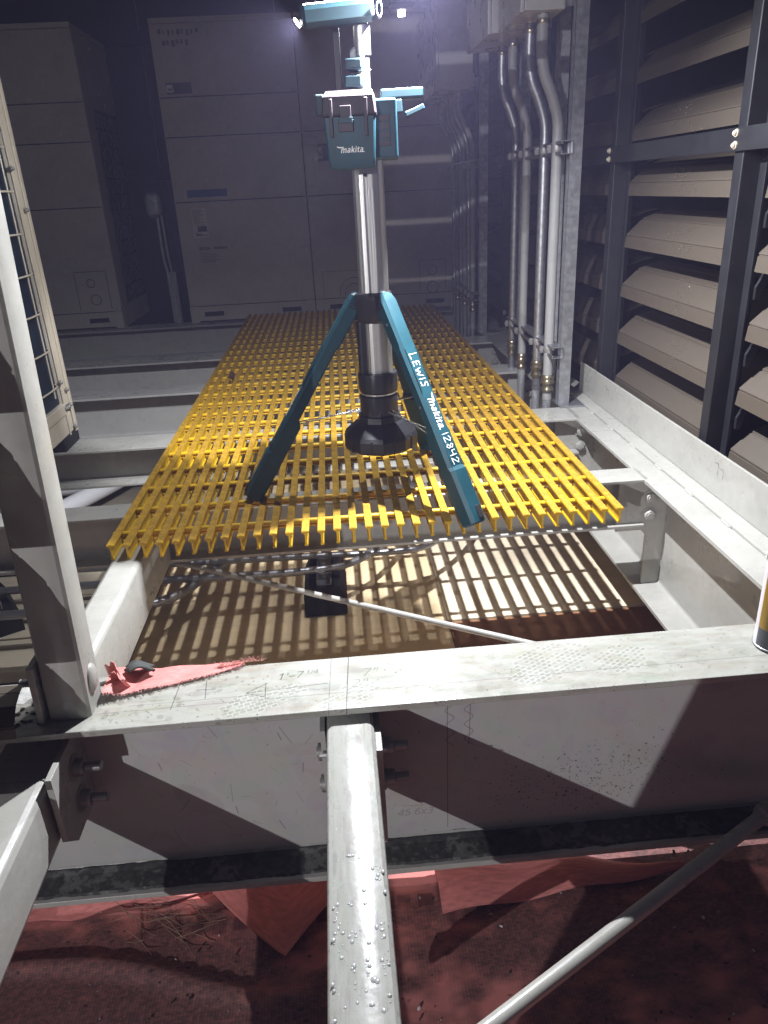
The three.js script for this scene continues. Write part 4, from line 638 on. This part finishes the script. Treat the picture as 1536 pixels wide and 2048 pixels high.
// ------------------------------------------------------------------ conduit racks on the right
const strutProf = () => { const s = shape([[-0.0206, 0], [0.0206, 0], [0.0206, 0.0412], [0.0112, 0.0412], [0.0112, 0.034], [0.0135, 0.034], [0.0135, 0.0387], [0.018, 0.0387], [0.018, 0.0027], [-0.018, 0.0027], [-0.018, 0.0387], [-0.0135, 0.0387], [-0.0135, 0.034], [-0.0112, 0.034], [-0.0112, 0.0412], [-0.0206, 0.0412]]); return s; };
function strutV(t, x, z, y0, y1, ry) { const g = uvm(ext(strutProf(), y1 - y0)); g.rotateX(-Math.PI / 2); g.rotateY(ry); g.translate(x, y0, z); return part(t, 'upright', g, M.galv); }
function strutZ(t, x, y, z0, z1) { const g = uvm(ext(strutProf(), z1 - z0)); g.rotateZ(Math.PI / 2); g.translate(x, y, z0); return part(t, 'cross_rail', g, M.galv); }
function clamp(t, x, y, z, r) { part(t, 'clamp', merge([place(new THREE.TorusGeometry(r + 0.001, 0.0018, 6, 20).scale(1, 1, 7), x, y, z, Math.PI / 2), box0(0.012, 0.024, 0.003, x - r - 0.010, y, z + 0.004), box0(0.012, 0.024, 0.003, x - r - 0.010, y, z - 0.004), place(new THREE.CylinderGeometry(0.0075, 0.0075, 0.016, 10), x - r - 0.012, y, z, Math.PI / 2)]), M.bolt); }
function coupling(t, x, y, z, r) { const p = [[r, 0], [r * 1.35, 0.003], [r * 1.35, 0.014], [r * 1.12, 0.018], [r * 1.12, 0.03], [r * 1.45, 0.033], [r * 1.45, 0.045], [r * 1.2, 0.05], [r * 1.35, 0.054], [r * 1.35, 0.064], [r, 0.067]]; const g = new THREE.LatheGeometry(p.map(([a, b]) => new THREE.Vector2(a, b)), 16); g.translate(x, y, z); part(t, 'coupling', g, M.brass); }
function rack(label_, xs, zA, zB, h) {
  const t = thing('strut_rack', label_, 'conduit rack');
  strutV(t, 0.862, zA, -0.038, h, -Math.PI / 2 + Math.PI); strutV(t, 0.862, zB, -0.038, h, Math.PI / 2);
  for (const y of [0.165, 0.845]) strutZ(t, 0.8285, y, zB - 0.02, zA + 0.03);
  part(t, 'foot_bracket', bx(0.82, 0.93, -0.0385, -0.032, zA - 0.05, zA + 0.05), M.galv);
  return t;
}
{
  const rk = rack('galvanised strut rack holding the four near conduits on the right', 0, -2.70, -3.40, 2.0);
  part(rk, 'backing_channel', bx(0.845, 0.884, 0.0, 2.0, -2.98, -2.94, 0.002), M.galvDull);
  const specs = [[-3.35, 0.0165, 1, 'galvanised conduit farthest from the upright'], [-3.165, 0.0172, 0, 'grey coated conduit, second from the left'], [-2.915, 0.0182, 1, 'galvanised conduit, third from the left'], [-2.755, 0.0184, 0, 'grey coated conduit closest to the wide upright']];
  for (const [z, r, galv, l] of specs) {
    const t = thing('conduit', l + ' in the near rack of four', 'conduit');
    const yt = 1.235; part(t, 'pipe', uvm(tube([V(0.798, -0.03, z), V(0.798, 0.4, z), V(0.798, 0.84, z), V(0.796, 0.93, z), V(0.775, 1.0, z), V(0.745, 1.07, z), V(0.735, 1.13, z), V(0.735, yt, z)], r, 80, 18)), galv ? M.galv : M.pvcCoat);
    part(t, 'lower_pipe', cyl(V(0.798, -0.56, z), V(0.798, 0.05, z), r * 0.92, r * 0.92, 18), M.galvDull);
    coupling(t, 0.798, galv ? 0.022 : -0.0, z, r); coupling(t, 0.735, yt - 0.03, z, r * 0.85);
    for (const y of [0.165, 0.845]) clamp(t, 0.798, y, z, r);
  }
  const far = rack('dim galvanised strut rack holding the six far conduits at the back right', 0, -4.26, -5.05, 2.0); void far;
  [-5.00, -4.87, -4.73, -4.60, -4.47, -4.34].forEach((z, i) => {
    const t = thing('conduit', `${['first', 'second', 'third', 'fourth', 'fifth', 'sixth'][i]} thin conduit from the left in the far rack of six`, 'conduit'), r = i % 2 ? 0.0145 : 0.0105;
    const th = 1.13 + 0.0 * i; part(t, 'pipe', uvm(tube([V(0.80, -0.03, z), V(0.80, 0.4, z), V(0.80, 0.86, z), V(0.797, 0.93, z), V(0.775, 1.0, z), V(0.735, 1.08, z), V(0.725, 1.12, z), V(0.725, th + 0.07, z)], r, 70, 12)), i % 2 ? M.pvcCoat : M.galv);
    coupling(t, 0.725, th + 0.01, z, r); if (i % 2) { coupling(t, 0.80, 0.07, z, r); }
    part(t, 'lower_pipe', cyl(V(0.80, -0.56, z), V(0.80, 0.08, z), r * 0.85, r * 0.85, 12), M.galvDull);
    for (const y of [0.165, 0.845]) clamp(t, 0.80, y, z, r);
  });
  const jb = (l, x0, x1, y0, z0, z1) => { const t = thing('junction_box', l, 'electrical box'); part(t, 'body', bx(x0 + 0.006, x1, y0 + 0.004, y0 + 0.42, z0, z1, 0.003), M.beamGrey); part(t, 'door', bx(x0 - 0.008, x0 + 0.004, y0, y0 + 0.42, z0 - 0.003, z1 + 0.003, 0.003), M.beamGrey);
    part(t, 'knockout', place(new THREE.TorusGeometry(0.022, 0.0012, 6, 28), x1 - 0.045, y0 + 0.05, z1 + 0.0002), M.beamGrey);
    for (const dz of [0.3, 0.7]) part(t, 'door_latch', place(new THREE.TorusGeometry(0.009, 0.0022, 6, 3), x0 - 0.012, y0 + 0.06, z0 + (z1 - z0) * dz, 0, Math.PI / 2), M.alu);
    part(t, 'mount_bracket', merge([bx(x1, 0.862, y0 + 0.02, y0 + 0.06, z1 - 0.05, z1 - 0.045), bx(x1 + 0.004, x1 + 0.012, y0 + 0.015, y0 + 0.075, z1 - 0.04, z1 - 0.03)]), M.galv); };
  jb('grey junction box above the two near grey and galvanised conduits, top right', 0.655, 0.79, 1.232, -3.02, -2.70);
  jb('second grey junction box just behind the first, above the left two near conduits', 0.625, 0.79, 1.232, -3.48, -3.06);
  jb('large dim grey junction box over the far rack of six conduits', 0.61, 0.79, 1.19, -5.06, -4.28);
}

// ------------------------------------------------------------------ louvre walls
// blade profile: upright lip, then two facets folding outward
const bladeProf = (() => { const o = [[0, 0], [0.004, 0.036], [0.007, 0.0365], [0.0075, 0.0395], [0.005, 0.041], [0.006, 0.044], [0.052, 0.086], [0.0555, 0.0855], [0.058, 0.088], [0.057, 0.0905], [0.060, 0.093], [0.110, 0.110], [0.114, 0.109], [0.117, 0.1115], [0.155, 0.118]]; const th = 0.003; const inn = o.map(([x, y], i) => { const a = o[Math.max(0, i - 1)], b = o[Math.min(o.length - 1, i + 1)], dx = b[0] - a[0], dy = b[1] - a[1], l = Math.hypot(dx, dy); return [x + dy / l * th, y - dx / l * th]; }); return shape([...o, ...inn.reverse()]); })();
const wall = thing('louvre_wall', 'brown blade louvre wall in black steel framing along the right side', 'louvre wall');
const PZ = [-1.0, -1.862, -2.712, -3.562, -4.412, -5.262, -6.112], PX = 0.985;
const bladeG = uvm(ext(bladeProf, 0.744)); bladeG.translate(0, 0, -0.744);
for (let b = 0; b < 6; b++) for (let k = -2; k < 9; k++) { const m = part(wall, 'blade', bladeG, M.brown); m.position.set(1.03 + rr(-0.001, 0.001), 0.02 + 0.1665 * k, PZ[b] - 0.048 - 0.028); }
PZ.forEach((z) => {
  part(wall, 'post', bx(PX, PX + 0.075, -0.35, 2.0, z - 0.042, z, 0.003), M.black);
  part(wall, 'post_flange', bx(PX + 0.045, PX + 0.052, -0.35, 2.0, z - 0.075, z + 0.028, 0.001), M.black);
  part(wall, 'cleat', bx(PX - 0.008, PX - 0.001, -0.045, 0.066, z - 0.04, z + 0.035, 0.001), M.black);
  hexBolt(wall, V(PX + 0.012, 0.044, z + 0.0005), V(0, 0, 1), { r: 0.010, h: 0.009, washer: 0.014 });
});
part(wall, 'horizontal_rail', bx(PX - 0.009, PX - 0.001, 0.790, 0.841, -6.2, -0.9, 0.001), M.black);
part(wall, 'horizontal_rail', bx(PX - 0.009, PX - 0.001, 1.62, 1.68, -6.2, -0.9, 0.001), M.black);
for (const z of PZ) for (const y of [0.803, 0.829]) hexBolt(wall, V(PX - 0.009, y, z - 0.025), V(-1, 0, 0), { r: 0.0065, h: 0.005, washer: 0.009, mat: M.cream });
for (let b = 0; b < 6; b++) for (let k = -2; k < 9; k++) if (b < 1) { const s = shape([[0, 0], [0.012, 0], [0.03, 0.052], [0.155, 0.092], [0.155, 0.10], [0.02, 0.068], [0, 0.03]]); for (const e of [0.030, 0.815]) { const g = uvm(ext(s, 0.010)); g.translate(1.038, 0.02 + 0.1665 * k + 0.10, PZ[b] - e - 0.01); part(wall, 'blade_bracket', g, M.black); } }
part(wall, 'added_dark_backing', bx(1.20, 1.21, -0.35, 2.4, -6.3, -0.9), M.black);  // black sheet added so the gaps between the blades stay dark
{ // spray of water on the blades
  const q = []; for (let k = 0; k < 5; k++) for (let i = 0; i < 70; i++) { const c = -2.22 - 0.03 * k + (rnd() + rnd() - 1) * 0.10, u = rnd(), y = 0.02 + 0.1665 * (k + 1); const pf = u < 0.35 ? [0, 0.042 * u / 0.35] : [0.05 * (u - 0.35) / 0.65 + 0.004, 0.048 + 0.04 * (u - 0.35) / 0.65]; q.push([1.03 + pf[0] - 0.0005, y + pf[1] + 0.0003, c + (0.5 - u) * 0.12, rr(0.0005, 0.0018)]); }
  const im = new THREE.InstancedMesh(new THREE.SphereGeometry(1, 8, 6), phys({ color: C(0.14, 0.11, 0.08), roughness: 0.3, clearcoat: 1, clearcoatRoughness: 0.03 }), q.length), m4 = new THREE.Matrix4();
  q.forEach(([x, y, z, r], i) => im.setMatrixAt(i, m4.makeScale(r, r, r).setPosition(x, y, z))); im.name = 'water_drops'; im.userData = { kind: 'stuff' }; wall.add(fin(im));
}
{ // louvre panel at the left, its blade ends just beyond the post; casts the ladder of shadows on it
  const t = thing('louvre_panel', 'brown louvre panel standing just out of view left of the post, striping it with shadow', 'louvre panel');
  const g = uvm(ext(bladeProf, 2.5)); g.scale(1.1, 1.34, 1); g.rotateY(Math.PI / 2); g.translate(-2.5, 0, 0);
  for (let k = 0; k < 10; k++) part(t, 'blade', g, M.brown).position.set(-0.548, -0.046 + 0.198 * k, -0.80);
  part(t, 'added_light_block', bx(-3.05, -1.50, FLOOR, 2.0, -0.99, -0.975, 0.003), M.brown);  // unseen plate added to keep the second lamp off the far-left condenser
  part(t, 'stile', bx(-3.10, -3.052, FLOOR, 2.0, -0.97, -0.90, 0.003), M.black);
}
{ // loose blade lying on the front beam, its end in view
  const g = uvm(ext(bladeProf, 0.9)); g.scale(0.42, 0.5, 1); g.rotateY(Math.PI / 2); g.translate(-0.9, 0, 0);
  const m = solo('loose_blade', 'end of a loose brown louvre blade lying on the front beam at the left edge', 'louvre blade', g, M.brown); m.position.set(-0.562, -0.037, -0.992);
}
{ // dark screen wall behind the condensers
  const t = thing('screen_wall', 'dark screen wall rising behind the back row of condensers', 'wall');
  for (let i = 0; i < 9; i++) part(t, 'wall_panel', bx(-8 + i * 1.1, -8 + i * 1.1 + 1.09, FLOOR, 3.4, -7.2, -7.15, 0.004), M.black);
  for (const y of [0.9, 1.9, 2.9]) part(t, 'girt', bx(-8, 1.9, y, y + 0.1, -7.14, -7.06, 0.003), M.black);
}

// ------------------------------------------------------------------ the photographer, whose shadow falls on the front beam
{
  const J = [ // capsules: a, b, ra, rb
    [[-0.09, 0.48, 0.38], [-0.10, 0.80, 0.36], 0.15, 0.185], [[-0.11, 0.80, 0.36], [-0.09, 0.98, 0.33], 0.185, 0.15], [[-0.09, 1.0, 0.33], [-0.07, 1.12, 0.29], 0.07, 0.062],
    [[-0.185, 0.44, 0.38], [-0.37, -0.04, 0.36], 0.105, 0.075], [[-0.37, -0.04, 0.36], [-0.35, -0.50, 0.42], 0.07, 0.045], [[-0.35, -0.525, 0.42], [-0.36, -0.538, 0.27], 0.04, 0.034],
    [[-0.03, 0.44, 0.38], [0.02, -0.04, 0.36], 0.10, 0.07], [[0.02, -0.04, 0.36], [0.03, -0.50, 0.42], 0.068, 0.045], [[0.03, -0.525, 0.42], [0.05, -0.538, 0.27], 0.04, 0.034],
    [[-0.27, 0.95, 0.34], [-0.33, 0.70, 0.30], 0.062, 0.05], [[-0.33, 0.70, 0.30], [-0.09, 0.74, 0.14], 0.048, 0.034],
    [[0.09, 0.95, 0.34], [0.19, 0.70, 0.30], 0.062, 0.05], [[0.19, 0.70, 0.30], [0.08, 0.73, 0.14], 0.048, 0.034]];
  const N = 84, mc = new MarchingCubes(N, std({ color: C(0.03, 0.035, 0.05), roughness: 0.85 }), false, false, 90000); mc.isolation = 0;
  const cx = -0.05, cy = 0.34, cz = 0.34, S = 0.98;
  for (let z = 0; z < N; z++) for (let y = 0; y < N; y++) for (let x = 0; x < N; x++) {
    const px = cx + ((x - N / 2) / (N / 2)) * S, py = cy + ((y - N / 2) / (N / 2)) * S, pz = cz + ((z - N / 2) / (N / 2)) * S; let s = 0;
    for (const [a, b, ra, rb] of J) { const ax = px - a[0], ay = py - a[1], az = pz - a[2], bx_ = b[0] - a[0], by = b[1] - a[1], bz = b[2] - a[2]; const h = Math.max(0, Math.min(1, (ax * bx_ + ay * by + az * bz) / (bx_ * bx_ + by * by + bz * bz))); const d = Math.hypot(ax - bx_ * h, ay - by * h, az - bz * h) - (ra + (rb - ra) * h); s += Math.exp(-d * 45); }
    mc.field[x + y * N + z * N * N] = Math.log(s) / 45;
  }
  mc.update();
  const g = new THREE.BufferGeometry(), c = mc.count; g.setAttribute('position', new THREE.BufferAttribute(mc.positionArray.slice(0, c * 3), 3)); g.setAttribute('normal', new THREE.BufferAttribute(mc.normalArray.slice(0, c * 3), 3)); g.scale(S, S, S); g.translate(cx, cy, cz);
  const t = thing('person', 'person in dark work clothes standing behind the camera with both arms raised to it', 'person');
  part(t, 'body', uvm(g), mc.material); t.position.x = -0.022;
  const hg = new THREE.SphereGeometry(0.088, 32, 24); const p = hg.attributes.position; for (let i = 0; i < p.count; i++) { let [x, y, z] = [p.getX(i) * 0.88, p.getY(i) * 1.25, p.getZ(i)]; if (z < 0 && y < 0) { x *= 1 + y * 2; z *= 1 + y * 0.6; } z -= 0.022 * ridge(x, 0.014) * ridge(y + 0.01, 0.025) * (z < 0 ? 1 : 0); p.setXYZ(i, x, y, z); } hg.computeVertexNormals(); hg.rotateX(-0.25); hg.translate(-0.06, 1.19, 0.27);
  part(t, 'head', hg, std({ color: C(0.35, 0.22, 0.16), roughness: 0.6 }));
  const hat = new THREE.SphereGeometry(0.108, 32, 16, 0, 6.2832, 0, 1.6); hat.scale(1, 0.9, 1.15); hat.translate(-0.06, 1.215, 0.275); part(t, 'hard_hat', hat, M.white);
}
renderer.render(scene, camera);
